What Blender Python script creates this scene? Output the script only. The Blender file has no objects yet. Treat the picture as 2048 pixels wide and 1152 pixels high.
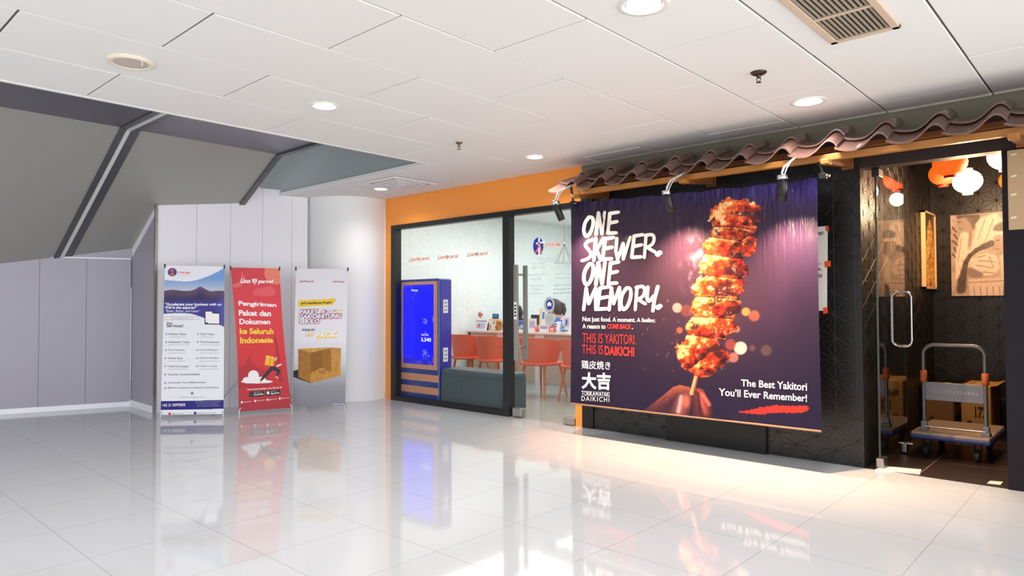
import bpy, bmesh, math, random
import numpy as np
from mathutils import Vector, Matrix

random.seed(7)
S = bpy.context.scene
C = S.collection
PI = math.pi

# ------------------------------------------------------------------ camera
H = 1.18
FPX = 1376.0
YAW, PITCH, ROLL = math.radians(42.429), math.radians(1.422), math.radians(-0.178)
_cy, _sy, _cp, _sp = math.cos(YAW), math.sin(YAW), math.cos(PITCH), math.sin(PITCH)
CV = np.array([-_sy * _cp, _cy * _cp, _sp])
_r = np.array([_cy, _sy, 0.0])
_u = np.cross(_r, CV)
CR = _r * math.cos(ROLL) + _u * math.sin(ROLL)
CU = _u * math.cos(ROLL) - _r * math.sin(ROLL)
EYE = np.array([0, 0, H])
cam = bpy.data.cameras.new('camera')
cam.lens = FPX / 2048 * 36
cam.sensor_width = 36
cam.clip_start = 0.05
camo = bpy.data.objects.new('camera', cam)
C.objects.link(camo)
camo.matrix_world = Matrix(((CR[0], CU[0], -CV[0], 0), (CR[1], CU[1], -CV[1], 0), (CR[2], CU[2], -CV[2], H), (0, 0, 0, 1)))
S.camera = camo

# ------------------------------------------------------------------ world, lights, exposure
S.view_settings.view_transform = 'Standard'
S.view_settings.look = 'None'
S.view_settings.gamma = 1
S.view_settings.use_curve_mapping = False
S.view_settings.exposure = 0.06
try:
    S.cycles.use_denoising = True
    S.cycles.max_bounces = 10
    S.cycles.transparent_max_bounces = 16
    S.cycles.sample_clamp_indirect = 6
    S.cycles.caustics_reflective = False
    S.cycles.caustics_refractive = False
except Exception:
    pass
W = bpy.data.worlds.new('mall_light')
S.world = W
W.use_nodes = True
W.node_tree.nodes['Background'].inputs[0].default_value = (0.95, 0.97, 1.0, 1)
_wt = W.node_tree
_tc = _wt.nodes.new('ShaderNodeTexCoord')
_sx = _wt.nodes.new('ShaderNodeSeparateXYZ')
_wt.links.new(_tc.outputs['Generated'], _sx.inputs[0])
_mr = _wt.nodes.new('ShaderNodeMapRange')          # added fill: world brighter towards +x to light the panelled wall
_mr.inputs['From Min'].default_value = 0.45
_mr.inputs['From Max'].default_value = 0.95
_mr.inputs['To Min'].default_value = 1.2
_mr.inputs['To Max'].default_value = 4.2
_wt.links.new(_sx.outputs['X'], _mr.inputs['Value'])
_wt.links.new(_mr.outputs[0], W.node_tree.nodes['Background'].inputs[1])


def lamp(name, kind, loc, energy, color=(1, 1, 1), aim=None, size=0.1, size_y=None, cone=None, blend=0.5, parent=None):
    d = bpy.data.lights.new(name, kind)
    d.energy = energy
    d.color = color
    if kind == 'AREA':
        d.size = size
        if size_y:
            d.shape = 'RECTANGLE'
            d.size_y = size_y
    else:
        d.shadow_soft_size = size
    if kind == 'SPOT':
        d.spot_size = math.radians(cone)
        d.spot_blend = blend
    o = bpy.data.objects.new(name, d)
    C.objects.link(o)
    o.location = loc
    if aim is not None:
        o.rotation_euler = (Vector(aim) - Vector(loc)).to_track_quat('-Z', 'Y').to_euler()
    return o


COOL = (0.90, 0.94, 1.0)
WARM = (1.0, 0.72, 0.42)
# the mall's own ceiling lamps that stand outside the frame
for lx, ly in ((-1.62, 0.45), (-4.06, 0.4)):
    lamp('mall_lamp', 'SPOT', (lx, ly, 2.50), 55, (1.0, 0.97, 0.96), (lx, ly, 0), 0.08, cone=150, blend=0.6)
# ceiling panels of the travel shop
lamp('shop_panel_light', 'AREA', (-5.9, 6.9, 2.58), 45, (0.93, 0.98, 1.0), (-5.9, 6.9, 0), 2.6, 2.2)
lamp('shop_panel_light', 'AREA', (-5.6, 9.2, 2.58), 38, (0.93, 0.98, 1.0), (-5.6, 9.2, 0), 2.6, 1.4)


# ------------------------------------------------------------------ pixel rays to points on real planes
def ray(x, y):
    return CV + CR * ((x - 1024) / FPX) - CU * ((y - 576) / FPX)


def PZ(x, y, z):
    d = ray(x, y)
    return EYE + d * ((z - H) / d[2])


def PY(x, y, Y):
    d = ray(x, y)
    return EYE + d * (Y / d[1])


def PX(x, y, X):
    d = ray(x, y)
    return EYE + d * (X / d[0])


def PV(g, x, y):
    d = ray(x, y)
    k = (d[0] * g[0] + d[1] * g[1]) / (d[0] ** 2 + d[1] ** 2)
    return EYE + d * k


def PP(x, y, p, n):
    d = ray(x, y)
    return EYE + d * (((p - EYE) @ n) / (d @ n))


def project(p):
    q = np.asarray(p) - EYE
    z = q @ CV
    return 1024 + FPX * (q @ CR) / z, 576 - FPX * (q @ CU) / z


# ------------------------------------------------------------------ colours and materials
def lin(v):
    v = v / 255.0
    return v / 12.92 if v <= 0.04045 else ((v + 0.055) / 1.055) ** 2.4


def rgb(r, g, b):
    return (lin(r), lin(g), lin(b), 1.0)


def srgb2lin(a):
    a = np.clip(a, 0, 1)
    return np.where(a <= 0.04045, a / 12.92, ((a + 0.055) / 1.055) ** 2.4)


MATS = {}


def mat(name, color, rough=0.5, metal=0.0, spec=0.5, emit=0.0, emit_color=None, noise=None, bump=None, coat=0.0, coat_rough=0.05):
    if name in MATS:
        return MATS[name]
    m = bpy.data.materials.new(name)
    m.use_nodes = True
    nt = m.node_tree
    b = nt.nodes['Principled BSDF']
    b.inputs['Base Color'].default_value = color
    b.inputs['Roughness'].default_value = rough
    b.inputs['Metallic'].default_value = metal
    b.inputs['Specular IOR Level'].default_value = spec
    b.inputs['Coat Weight'].default_value = coat
    b.inputs['Coat Roughness'].default_value = coat_rough
    if emit:
        b.inputs['Emission Color'].default_value = emit_color or color
        b.inputs['Emission Strength'].default_value = emit
    tc = None
    if noise or bump:
        tc = nt.nodes.new('ShaderNodeTexCoord')
    if noise:                       # (scale, amount, stretch)
        sc, amt, st = noise
        mp = nt.nodes.new('ShaderNodeMapping')
        mp.inputs['Scale'].default_value = st
        nt.links.new(tc.outputs['Object'], mp.inputs[0])
        n = nt.nodes.new('ShaderNodeTexNoise')
        n.inputs['Scale'].default_value = sc
        n.inputs['Detail'].default_value = 5
        nt.links.new(mp.outputs[0], n.inputs['Vector'])
        mx = nt.nodes.new('ShaderNodeMix')
        mx.data_type = 'RGBA'
        mx.inputs[6].default_value = tuple(max(0, c * (1 - amt)) for c in color[:3]) + (1,)
        mx.inputs[7].default_value = tuple(min(1, c * (1 + amt)) for c in color[:3]) + (1,)
        nt.links.new(n.outputs['Fac'], mx.inputs[0])
        nt.links.new(mx.outputs[2], b.inputs['Base Color'])
    if bump:                        # (scale, strength, stretch)
        sc, st, sr = bump
        mp = nt.nodes.new('ShaderNodeMapping')
        mp.inputs['Scale'].default_value = sr
        nt.links.new(tc.outputs['Object'], mp.inputs[0])
        n = nt.nodes.new('ShaderNodeTexNoise')
        n.inputs['Scale'].default_value = sc
        n.inputs['Detail'].default_value = 4
        nt.links.new(mp.outputs[0], n.inputs['Vector'])
        bp = nt.nodes.new('ShaderNodeBump')
        bp.inputs['Strength'].default_value = st
        bp.inputs['Distance'].default_value = 0.02
        nt.links.new(n.outputs['Fac'], bp.inputs['Height'])
        nt.links.new(bp.outputs[0], b.inputs['Normal'])
    MATS[name] = m
    return m


def print_mat(name, rough=0.45, spec=0.4, emit=0.0, wrinkle=None):
    """Printed surface: the colours of the print are stored on the mesh."""
    m = bpy.data.materials.new(name)
    m.use_nodes = True
    nt = m.node_tree
    b = nt.nodes['Principled BSDF']
    a = nt.nodes.new('ShaderNodeVertexColor')
    a.layer_name = 'print'
    nt.links.new(a.outputs[0], b.inputs['Base Color'])
    b.inputs['Roughness'].default_value = rough
    b.inputs['Specular IOR Level'].default_value = spec
    if emit:
        nt.links.remove(b.inputs['Base Color'].links[0])
        b.inputs['Base Color'].default_value = (0.004, 0.004, 0.01, 1)
        nt.links.new(a.outputs[0], b.inputs['Emission Color'])
        b.inputs['Emission Strength'].default_value = emit
    if wrinkle:
        wrinkle(nt, b)
    MATS[name] = m
    return m


def glass_mat(name, tint=(1, 1, 1, 1), ior=1.45, gloss_rough=0.0):
    m = bpy.data.materials.new(name)
    m.use_nodes = True
    nt = m.node_tree
    nt.nodes.remove(nt.nodes['Principled BSDF'])
    out = nt.nodes['Material Output']
    tr = nt.nodes.new('ShaderNodeBsdfTransparent')
    tr.inputs[0].default_value = tint
    gl = nt.nodes.new('ShaderNodeBsdfGlossy')
    gl.inputs['Roughness'].default_value = gloss_rough
    gl.inputs['Color'].default_value = (1, 1, 1, 1)
    fr = nt.nodes.new('ShaderNodeFresnel')
    fr.inputs['IOR'].default_value = ior
    ge = nt.nodes.new('ShaderNodeNewGeometry')
    inv = nt.nodes.new('ShaderNodeMath')
    inv.operation = 'SUBTRACT'
    inv.inputs[0].default_value = 1
    nt.links.new(ge.outputs['Backfacing'], inv.inputs[1])
    mul = nt.nodes.new('ShaderNodeMath')
    mul.operation = 'MULTIPLY'
    nt.links.new(fr.outputs[0], mul.inputs[0])
    nt.links.new(inv.outputs[0], mul.inputs[1])
    mx = nt.nodes.new('ShaderNodeMixShader')
    nt.links.new(mul.outputs[0], mx.inputs[0])
    nt.links.new(tr.outputs[0], mx.inputs[1])
    nt.links.new(gl.outputs[0], mx.inputs[2])
    nt.links.new(mx.outputs[0], out.inputs[0])
    MATS[name] = m
    return m


def tile_floor_mat(name, base, line, size, ox, oy, rough, mortar=0.004, cloud=0.06, spec=0.5):
    m = bpy.data.materials.new(name)
    m.use_nodes = True
    nt = m.node_tree
    b = nt.nodes['Principled BSDF']
    tc = nt.nodes.new('ShaderNodeTexCoord')
    mp = nt.nodes.new('ShaderNodeMapping')
    mp.inputs['Location'].default_value = (-ox, -oy, 0)
    nt.links.new(tc.outputs['Object'], mp.inputs[0])
    br = nt.nodes.new('ShaderNodeTexBrick')
    br.offset = 0
    br.inputs['Scale'].default_value = 1
    br.inputs['Brick Width'].default_value = size
    br.inputs['Row Height'].default_value = size
    br.inputs['Mortar Size'].default_value = mortar / 2
    br.inputs['Mortar Smooth'].default_value = 0.1
    nt.links.new(mp.outputs[0], br.inputs['Vector'])
    n = nt.nodes.new('ShaderNodeTexNoise')
    n.inputs['Scale'].default_value = 1.3
    n.inputs['Detail'].default_value = 6
    nt.links.new(tc.outputs['Object'], n.inputs['Vector'])
    mx = nt.nodes.new('ShaderNodeMix')
    mx.data_type = 'RGBA'
    mx.inputs[6].default_value = tuple(c * (1 - cloud) for c in base[:3]) + (1,)
    mx.inputs[7].default_value = tuple(min(1, c * (1 + cloud)) for c in base[:3]) + (1,)
    nt.links.new(n.outputs['Fac'], mx.inputs[0])
    m2 = nt.nodes.new('ShaderNodeMix')
    m2.data_type = 'RGBA'
    m2.inputs[7].default_value = line
    nt.links.new(br.outputs['Fac'], m2.inputs[0])
    nt.links.new(mx.outputs[2], m2.inputs[6])
    nt.links.new(m2.outputs[2], b.inputs['Base Color'])
    b.inputs['Roughness'].default_value = rough
    b.inputs['Specular IOR Level'].default_value = spec
    MATS[name] = m
    return m


# ------------------------------------------------------------------ mesh builder
class MB:
    def __init__(self):
        self.v = []
        self.f = []
        self.mi = []
        self.sm = []

    def add(self, vs, fs, mi=0, smooth=False):
        o = len(self.v)
        self.v.extend([tuple(map(float, p)) for p in vs])
        for f in fs:
            self.f.append(tuple(i + o for i in f))
            self.mi.append(mi)
            self.sm.append(smooth)
        return self

    def bm(self, bm, mi=0, smooth=False, M=None):
        bm.verts.ensure_lookup_table()
        vs = [(M @ v.co if M else v.co.copy()) for v in bm.verts]
        fs = [[v.index for v in f.verts] for f in bm.faces]
        self.add(vs, fs, mi, smooth)
        bm.free()
        return self

    def box(self, lo, hi, bev=0.0, mi=0, M=None, seg=2):
        bm = bmesh.new()
        bmesh.ops.create_cube(bm, size=1)
        s = [hi[i] - lo[i] for i in range(3)]
        c = [(hi[i] + lo[i]) / 2 for i in range(3)]
        for v in bm.verts:
            v.co = Vector((v.co.x * s[0] + c[0], v.co.y * s[1] + c[1], v.co.z * s[2] + c[2]))
        if bev:
            bmesh.ops.bevel(bm, geom=list(bm.edges), offset=min(bev, min(s) * 0.45), segments=seg, profile=0.5, affect='EDGES')
        bm.verts.index_update()
        return self.bm(bm, mi, False, M)

    def quad(self, a, b, c, d, mi=0):
        return self.add([a, b, c, d], [(0, 1, 2, 3)], mi)

    def prism(self, poly, off, mi=0):
        """poly: list of 3d points (planar), extruded by the vector off"""
        n = len(poly)
        o = Vector(off)
        vs = [Vector(p) for p in poly] + [Vector(p) + o for p in poly]
        fs = [tuple(range(n)), tuple(range(2 * n - 1, n - 1, -1))]
        for i in range(n):
            j = (i + 1) % n
            fs.append((i, i + n, j + n, j))
        return self.add(vs, fs, mi)

    def tube(self, pts, r, seg=12, mi=0, cap=True, smooth=True):
        pts = [Vector(p) for p in pts]
        rs = r if isinstance(r, (list, tuple)) else [r] * len(pts)
        vs, fs = [], []
        t0 = (pts[1] - pts[0]).normalized()
        ref = Vector((0, 0, 1)) if abs(t0.z) < 0.9 else Vector((1, 0, 0))
        n = t0.cross(ref).normalized()
        for i, p in enumerate(pts):
            a = pts[max(0, i - 1)]
            b = pts[min(len(pts) - 1, i + 1)]
            t = (b - a).normalized()
            n = (n - t * n.dot(t)).normalized()
            bi = t.cross(n)
            for k in range(seg):
                an = 2 * PI * k / seg
                vs.append(p + n * (rs[i] * math.cos(an)) + bi * (rs[i] * math.sin(an)))
        for i in range(len(pts) - 1):
            for k in range(seg):
                k2 = (k + 1) % seg
                fs.append((i * seg + k, i * seg + k2, (i + 1) * seg + k2, (i + 1) * seg + k))
        self.add(vs, fs, mi, smooth)
        if cap:
            self.add(vs[:seg], [tuple(range(seg - 1, -1, -1))], mi)
            self.add(vs[-seg:], [tuple(range(seg))], mi)
        return self

    def lathe(self, prof, c=(0, 0, 0), seg=32, mi=0, M=None, smooth=True):
        """prof: list of (r, z)"""
        vs, fs = [], []
        for r, z in prof:
            for k in range(seg):
                a = 2 * PI * k / seg
                p = Vector((r * math.cos(a), r * math.sin(a), z))
                if M:
                    p = M @ p
                vs.append(p + Vector(c))
        for i in range(len(prof) - 1):
            for k in range(seg):
                k2 = (k + 1) % seg
                fs.append((i * seg + k, i * seg + k2, (i + 1) * seg + k2, (i + 1) * seg + k))
        return self.add(vs, fs, mi, smooth)

    def grid(self, fn, nu, nv, mi=0, smooth=True, flip=False):
        vs = [fn(i / nu, j / nv) for j in range(nv + 1) for i in range(nu + 1)]
        fs = []
        for j in range(nv):
            for i in range(nu):
                a = j * (nu + 1) + i
                q = (a, a + 1, a + nu + 2, a + nu + 1)
                fs.append(q[::-1] if flip else q)
        return self.add(vs, fs, mi, smooth)

    def sphere(self, c, r, seg=20, rings=12, mi=0, scale=(1, 1, 1), rot=None):
        vs, fs = [], []
        for j in range(rings + 1):
            th = PI * j / rings
            for i in range(seg):
                ph = 2 * PI * i / seg
                p = Vector((r * scale[0] * math.sin(th) * math.cos(ph), r * scale[1] * math.sin(th) * math.sin(ph), r * scale[2] * math.cos(th)))
                if rot:
                    p = rot @ p
                vs.append(p + Vector(c))
        for j in range(rings):
            for i in range(seg):
                i2 = (i + 1) % seg
                fs.append((j * seg + i, (j + 1) * seg + i, (j + 1) * seg + i2, j * seg + i2))
        return self.add(vs, fs, mi, True)

    def build(self, name, mats, parent=None, weld=False):
        me = bpy.data.meshes.new(name)
        off = Vector(parent.get('_o', (0, 0, 0))) if parent is not None else Vector((0, 0, 0))
        if parent is not None and '_o' not in parent:
            pp = parent.parent
            if pp is not None and '_o' in pp:
                off = Vector(pp['_o'])
        me.from_pydata([tuple(Vector(p) - off) for p in self.v], [], self.f)
        mats = mats if isinstance(mats, (list, tuple)) else [mats]
        for m in mats:
            me.materials.append(MATS[m] if isinstance(m, str) else m)
        me.polygons.foreach_set('material_index', self.mi)
        me.polygons.foreach_set('use_smooth', self.sm)
        if weld:
            bm = bmesh.new()
            bm.from_mesh(me)
            bmesh.ops.remove_doubles(bm, verts=bm.verts, dist=1e-5)
            bm.to_mesh(me)
            bm.free()
        me.update()
        o = bpy.data.objects.new(name, me)
        C.objects.link(o)
        if parent is not None:
            o.parent = parent
        return o


def thing(name, label, cat, loc=(0, 0, 0), group=None, rz=0.0):
    o = bpy.data.objects.new(name, None)
    o.empty_display_size = 0.05
    C.objects.link(o)
    o.location = loc
    o.rotation_euler = (0, 0, rz)
    o['label'] = label
    o['category'] = cat
    if group:
        o['group'] = group
    return o


def wthing(name, label, cat, loc, group=None):
    """A thing whose parts are written in room coordinates."""
    o = thing(name, label, cat, loc, group)
    o['_o'] = tuple(loc)
    return o


def block(mb, name, mats, parent):
    """close one printed block and start the next"""
    mb.build(name, mats, parent)
    return MB()


def tag(o, label, cat, group=None):
    o['label'] = label
    o['category'] = cat
    if group:
        o['group'] = group
    return o


def struct(o):
    o['kind'] = 'structure'
    return o


def copy_tree(o, parent=None):
    c = o.copy()
    C.objects.link(c)
    if parent is not None:
        c.parent = parent
    for ch in list(o.children):
        copy_tree(ch, c)
    return c


# ------------------------------------------------------------------ lettering
_TXT = {}


def text_shape(s, bold=0.0, shear=0.0, spacing=1.0):
    key = (s, bold, shear, spacing)
    if key in _TXT:
        return _TXT[key]
    cu = bpy.data.curves.new('t', 'FONT')
    cu.body = s
    cu.resolution_u = 3
    cu.offset = bold
    cu.shear = shear
    cu.space_character = spacing
    ob = bpy.data.objects.new('t', cu)
    C.objects.link(ob)
    dg = bpy.context.evaluated_depsgraph_get()
    ev = ob.evaluated_get(dg)
    me = ev.to_mesh()
    vs = np.array([v.co[:2] for v in me.vertices]) if len(me.vertices) else np.zeros((0, 2))
    fs = [tuple(p.vertices) for p in me.polygons]
    ev.to_mesh_clear()
    bpy.data.objects.remove(ob)
    bpy.data.curves.remove(cu)
    _TXT[key] = (vs, fs)
    return vs, fs


def text_fit(mb, s, box, place, mi=0, bold=0.0, shear=0.0, spacing=1.0):
    """box: (x left, y top at left, y bottom at left, x right, y top at right, y bottom at right) on the photo's frame;
    place(x, y) gives the point on the lettered surface"""
    vs, fs = text_shape(s, bold, shear, spacing)
    if not len(vs):
        return
    lo, hi = vs.min(0), vs.max(0)
    t = (vs - lo) / np.maximum(hi - lo, 1e-6)
    xl, ytl, ybl, xr, ytr, ybr = box
    out = []
    for a, b in t:
        x = xl + (xr - xl) * a
        yt = ytl + (ytr - ytl) * a
        yb = ybl + (ybr - ybl) * a
        out.append(place(x, yb + (yt - yb) * b))
    mb.add(out, fs, mi)


def ribbon(mb, pts, w, place, mi=0, smooth=True):
    """a brush stroke: pts on the photo's frame, width w there"""
    P = [np.array(p, float) for p in pts]
    if smooth and len(P) > 2:
        Q = []
        for i in range(len(P) - 1):
            p0, p1, p2, p3 = P[max(0, i - 1)], P[i], P[i + 1], P[min(len(P) - 1, i + 2)]
            for k in range(6):
                t = k / 6
                Q.append(0.5 * ((2 * p1) + (-p0 + p2) * t + (2 * p0 - 5 * p1 + 4 * p2 - p3) * t * t + (-p0 + 3 * p1 - 3 * p2 + p3) * t ** 3))
        Q.append(P[-1])
        P = Q
    vs, fs = [], []
    n = len(P)
    for i in range(n):
        t = P[min(n - 1, i + 1)] - P[max(0, i - 1)]
        t = t / (np.hypot(*t) + 1e-9)
        nn = np.array([-t[1], t[0]])
        ww = w if not callable(w) else w(i / (n - 1))
        vs.append(place(*(P[i] + nn * ww / 2)))
        vs.append(place(*(P[i] - nn * ww / 2)))
    for i in range(n - 1):
        fs.append((2 * i, 2 * i + 1, 2 * i + 3, 2 * i + 2))
    mb.add(vs, fs, mi)


def disc(mb, cx, cy, rx, ry, place, mi=0, n=28, a0=0, a1=2 * PI):
    vs = [place(cx + rx * math.cos(a0 + (a1 - a0) * k / n), cy + ry * math.sin(a0 + (a1 - a0) * k / n)) for k in range(n)]
    mb.add(vs, [tuple(range(n))], mi)


def poly(mb, pts, place, mi=0):
    mb.add([place(*p) for p in pts], [tuple(range(len(pts)))], mi)


def slice_mesh(o, axis, step, lo, hi):
    bm = bmesh.new()
    bm.from_mesh(o.data)
    n = Vector((0, 0, 0))
    n[axis] = 1
    a = lo
    while a < hi:
        co = Vector((0, 0, 0))
        co[axis] = a
        bmesh.ops.bisect_plane(bm, geom=list(bm.verts) + list(bm.edges) + list(bm.faces), plane_co=co, plane_no=n)
        a += step
    bm.to_mesh(o.data)
    bm.free()


# value noise for the printed pictures
_RG = np.random.RandomState(3)
_NG = _RG.rand(256, 256)


def vnoise(x, y, seed=0):
    x = np.asarray(x, float) + seed * 17.3
    y = np.asarray(y, float) + seed * 9.1
    xi, yi = np.floor(x).astype(int), np.floor(y).astype(int)
    xf, yf = x - xi, y - yi
    xf = xf * xf * (3 - 2 * xf)
    yf = yf * yf * (3 - 2 * yf)
    g = lambda a, b: _NG[a % 256, b % 256]
    return (g(xi, yi) * (1 - xf) + g(xi + 1, yi) * xf) * (1 - yf) + (g(xi, yi + 1) * (1 - xf) + g(xi + 1, yi + 1) * xf) * yf


def fbm(x, y, seed=0, o=4):
    s, a, t = 0, 0.5, 0
    for k in range(o):
        s = s + a * vnoise(x * 2 ** k, y * 2 ** k, seed + k)
        t += a
        a *= 0.5
    return s / t


def sstep(a, b, x):
    t = np.clip((x - a) / (b - a), 0, 1)
    return t * t * (3 - 2 * t)


def inpoly(x, y, P):
    r = np.zeros(x.shape, bool)
    n = len(P)
    for i in range(n):
        x0, y0 = P[i]
        x1, y1 = P[(i + 1) % n]
        c = (y0 > y) != (y1 > y)
        xx = (x1 - x0) * (y - y0) / ((y1 - y0) if y1 != y0 else 1e-9) + x0
        r ^= c & (x < xx)
    return r


def capsule(x, y, a, b, ra, rb):
    ax, ay = a
    bx, by = b
    dx, dy = bx - ax, by - ay
    t = np.clip(((x - ax) * dx + (y - ay) * dy) / (dx * dx + dy * dy), 0, 1)
    r = ra + (rb - ra) * t
    d = np.hypot(x - ax - t * dx, y - ay - t * dy)
    return 1 - d / r            # >0 inside


def blend(col, m, c):
    m = np.clip(m, 0, 1)[..., None]
    return col * (1 - m) + np.array(c, float).reshape((1,) * (col.ndim - 1) + (3,)) / 255.0 * m if not isinstance(c, np.ndarray) else col * (1 - m) + c * m


def painted(name, fn, nu, nv, painter, material, parent=None, thickness=0.0, nrm=None):
    """A sheet whose vertices carry the colours of the print. fn(u, v) -> point, v upwards."""
    us, vs = np.meshgrid(np.linspace(0, 1, nu + 1), np.linspace(0, 1, nv + 1))
    pts = fn(us, vs)                                # (nv+1, nu+1, 3)
    off = np.zeros(3)
    if parent is not None and '_o' in parent:
        off = np.array(parent['_o'])
    q = pts - EYE
    z = q @ CV
    px = 1024 + FPX * (q @ CR) / z
    py = 576 - FPX * (q @ CU) / z
    col = srgb2lin(painter(us, vs, px, py))
    V = (pts - off).reshape(-1, 3)
    n = (nu + 1) * (nv + 1)
    idx = np.arange(n).reshape(nv + 1, nu + 1)
    F = np.stack([idx[:-1, :-1], idx[:-1, 1:], idx[1:, 1:], idx[1:, :-1]], -1).reshape(-1, 4)
    me = bpy.data.meshes.new(name)
    me.from_pydata(V.tolist(), [], F.tolist())
    at = me.color_attributes.new('print', 'FLOAT_COLOR', 'POINT')
    rgba = np.ones((n, 4), np.float32)
    rgba[:, :3] = col.reshape(-1, 3)
    at.data.foreach_set('color', rgba.ravel())
    me.materials.append(MATS[material])
    me.polygons.foreach_set('use_smooth', [True] * len(F))
    me.update()
    o = bpy.data.objects.new(name, me)
    C.objects.link(o)
    if parent is not None:
        o.parent = parent
    return o


# ------------------------------------------------------------------ materials
D = 5.38          # plane of the shop fronts
ZC = 2.53         # ceiling
mat('ceiling_board', rgb(228, 226, 222), 0.75, spec=0.25, noise=(3.0, 0.02, (1, 1, 1)), bump=(60, 0.04, (1, 1, 1)))
mat('ceiling_gap', rgb(100, 93, 86), 0.9, spec=0.1)
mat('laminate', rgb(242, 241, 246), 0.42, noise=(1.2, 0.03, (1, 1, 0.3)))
mat('laminate_shaded', rgb(164, 160, 172), 0.4, noise=(1.2, 0.04, (1, 1, 0.3)))  # same laminate, with the dimness under the stair put into its colour
mat('column_paint', rgb(234, 235, 234), 0.5)
mat('white_paint', rgb(232, 232, 232), 0.55)
mat('bulkhead_grey', rgb(165, 172, 174), 0.5)
mat('brushed_metal', rgb(172, 171, 163), 0.42, 0.4, bump=(1.2, 0.10, (1, 1, 0.6)))
mat('brushed_dark', rgb(140, 134, 146), 0.34, 1.0)
mat('rib_grey', rgb(120, 122, 122), 0.35, 0.9)
mat('rib_light', rgb(225, 225, 222), 0.35, 0.3)
mat('orange_paint', rgb(255, 158, 64), 0.42, noise=(2.0, 0.04, (1, 1, 1)))
mat('black_frame', rgb(13, 14, 17), 0.4)
mat('black_matte', rgb(16, 15, 16), 0.6)
mat('lintel_brown', rgb(46, 29, 26), 0.55)
mat('upper_plaster', rgb(120, 116, 100), 0.8)
mat('asanoha_tile', rgb(19, 16, 15), 0.36, spec=0.5)
mat('asanoha_rib', rgb(26, 20, 17), 0.42, spec=0.34)
mat('plinth_black', rgb(18, 17, 18), 0.35, spec=0.3)
mat('dark_panel', rgb(18, 12, 22), 0.45, spec=0.25)
mat('shop_wallpaper', rgb(236, 240, 238), 0.7, noise=(26, 0.13, (1, 1, 1)))
mat('shop_ceiling', rgb(238, 240, 240), 0.8)
mat('chrome', rgb(215, 215, 218), 0.12, 1.0)
mat('steel', rgb(165, 160, 155), 0.32, 1.0)
mat('black_plastic', rgb(20, 20, 22), 0.4)
mat('grout_strip', rgb(150, 120, 95), 0.7)
glass_mat('clear_glass', (0.97, 0.99, 0.98, 1), 1.32)
mat('glass_edge', rgb(30, 44, 38), 0.2)
glass_mat('door_glass', (0.90, 0.90, 0.89, 1), 1.9)
tile_floor_mat('mall_tiles', rgb(198, 200, 202), rgb(172, 171, 169), 0.575, -0.79, 2.785, 0.055, 0.005, 0.025)
tile_floor_mat('restaurant_tiles', rgb(48, 36, 32), rgb(150, 122, 98), 0.60, -1.16, 5.38, 0.35, 0.006, 0.10)
mat('shop_floor_vinyl', rgb(176, 180, 174), 0.16, noise=(1.5, 0.08, (1, 1, 1)))
mat('threshold_white', rgb(225, 222, 218), 0.4)


# ------------------------------------------------------------------ the setting
def sbox(name, m, *boxes):
    mb = MB()
    for lo, hi in boxes:
        mb.box(lo, hi)
    return struct(mb.build(name, m))


sbox('floor', 'mall_tiles', ((-12, -1.5, -0.06), (1.2, D, 0)))
sbox('floor_shop', 'shop_floor_vinyl', ((-7.75, D, -0.06), (-3.95, 10.3, 0.0)))
sbox('floor_restaurant', 'restaurant_tiles', ((-1.49, D, -0.06), (0.6, 7.7, 0.0)))
sbox('ceiling_light_block', 'white_paint', ((-12, -0.8, 3.25), (1.0, 11, 3.35)))  # unseen slab added over the ceiling void to block world light
sbox('ceiling_shop', 'shop_ceiling', ((-7.85, D + 0.12, 2.62), (-3.85, 10.4, 2.7)))
sbox('ceiling_restaurant', 'black_matte', ((-1.56, D + 0.12, 2.80), (0.7, 7.8, 2.88)))

# suspended ceiling: one board after the other, half a board offset from row to row
mb = MB()
rng = random.Random(11)
PITCH_Y = 1.225
for i in range(-2, 12):
    x1 = -0.683 - 0.6145 * i
    x0 = x1 - 0.6145
    y = (3.85 if i % 2 == 0 else 3.23) - PITCH_Y * 8
    while y < D:
        ya, yb = y, min(y + PITCH_Y, D)
        y += PITCH_Y
        ya = max(ya, -1.5)
        if x1 < -4.9:
            ya = max(ya, 4.31)
        if yb - ya < 0.02 or x0 < -8.3:
            continue
        g = 0.005
        dz = rng.uniform(-0.0022, 0.0022)
        dz2 = rng.uniform(-0.0015, 0.0015)
        b = 0.004
        z0 = ZC + 0.002
        vs = [(x0 + g + b, ya + g + b, z0 + dz), (x1 - g - b, ya + g + b, z0 + dz2), (x1 - g - b, yb - g - b, z0 - dz), (x0 + g + b, yb - g - b, z0 - dz2),
              (x0 + g, ya + g, z0 + .005 + dz), (x1 - g, ya + g, z0 + .005 + dz2), (x1 - g, yb - g, z0 + .005 - dz), (x0 + g, yb - g, z0 + .005 - dz2),
              (x0 + g, ya + g, z0 + .02), (x1 - g, ya + g, z0 + .02), (x1 - g, yb - g, z0 + .02), (x0 + g, yb - g, z0 + .02)]
        fs = [(3, 2, 1, 0)]
        for k in range(4):
            k2 = (k + 1) % 4
            fs += [(k, k2, k2 + 4, k + 4), (k + 4, k2 + 4, k2 + 8, k + 8)]
        mb.add(vs, fs, 0)
mb.box((-4.985, -1.5, ZC + 0.012), (1.0, D, ZC + 0.03), mi=1)
mb.box((-8.3, 4.31, ZC + 0.012), (-4.985, D, ZC + 0.03), mi=1)
struct(mb.build('ceiling', ['ceiling_board', 'ceiling_gap']))
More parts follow.
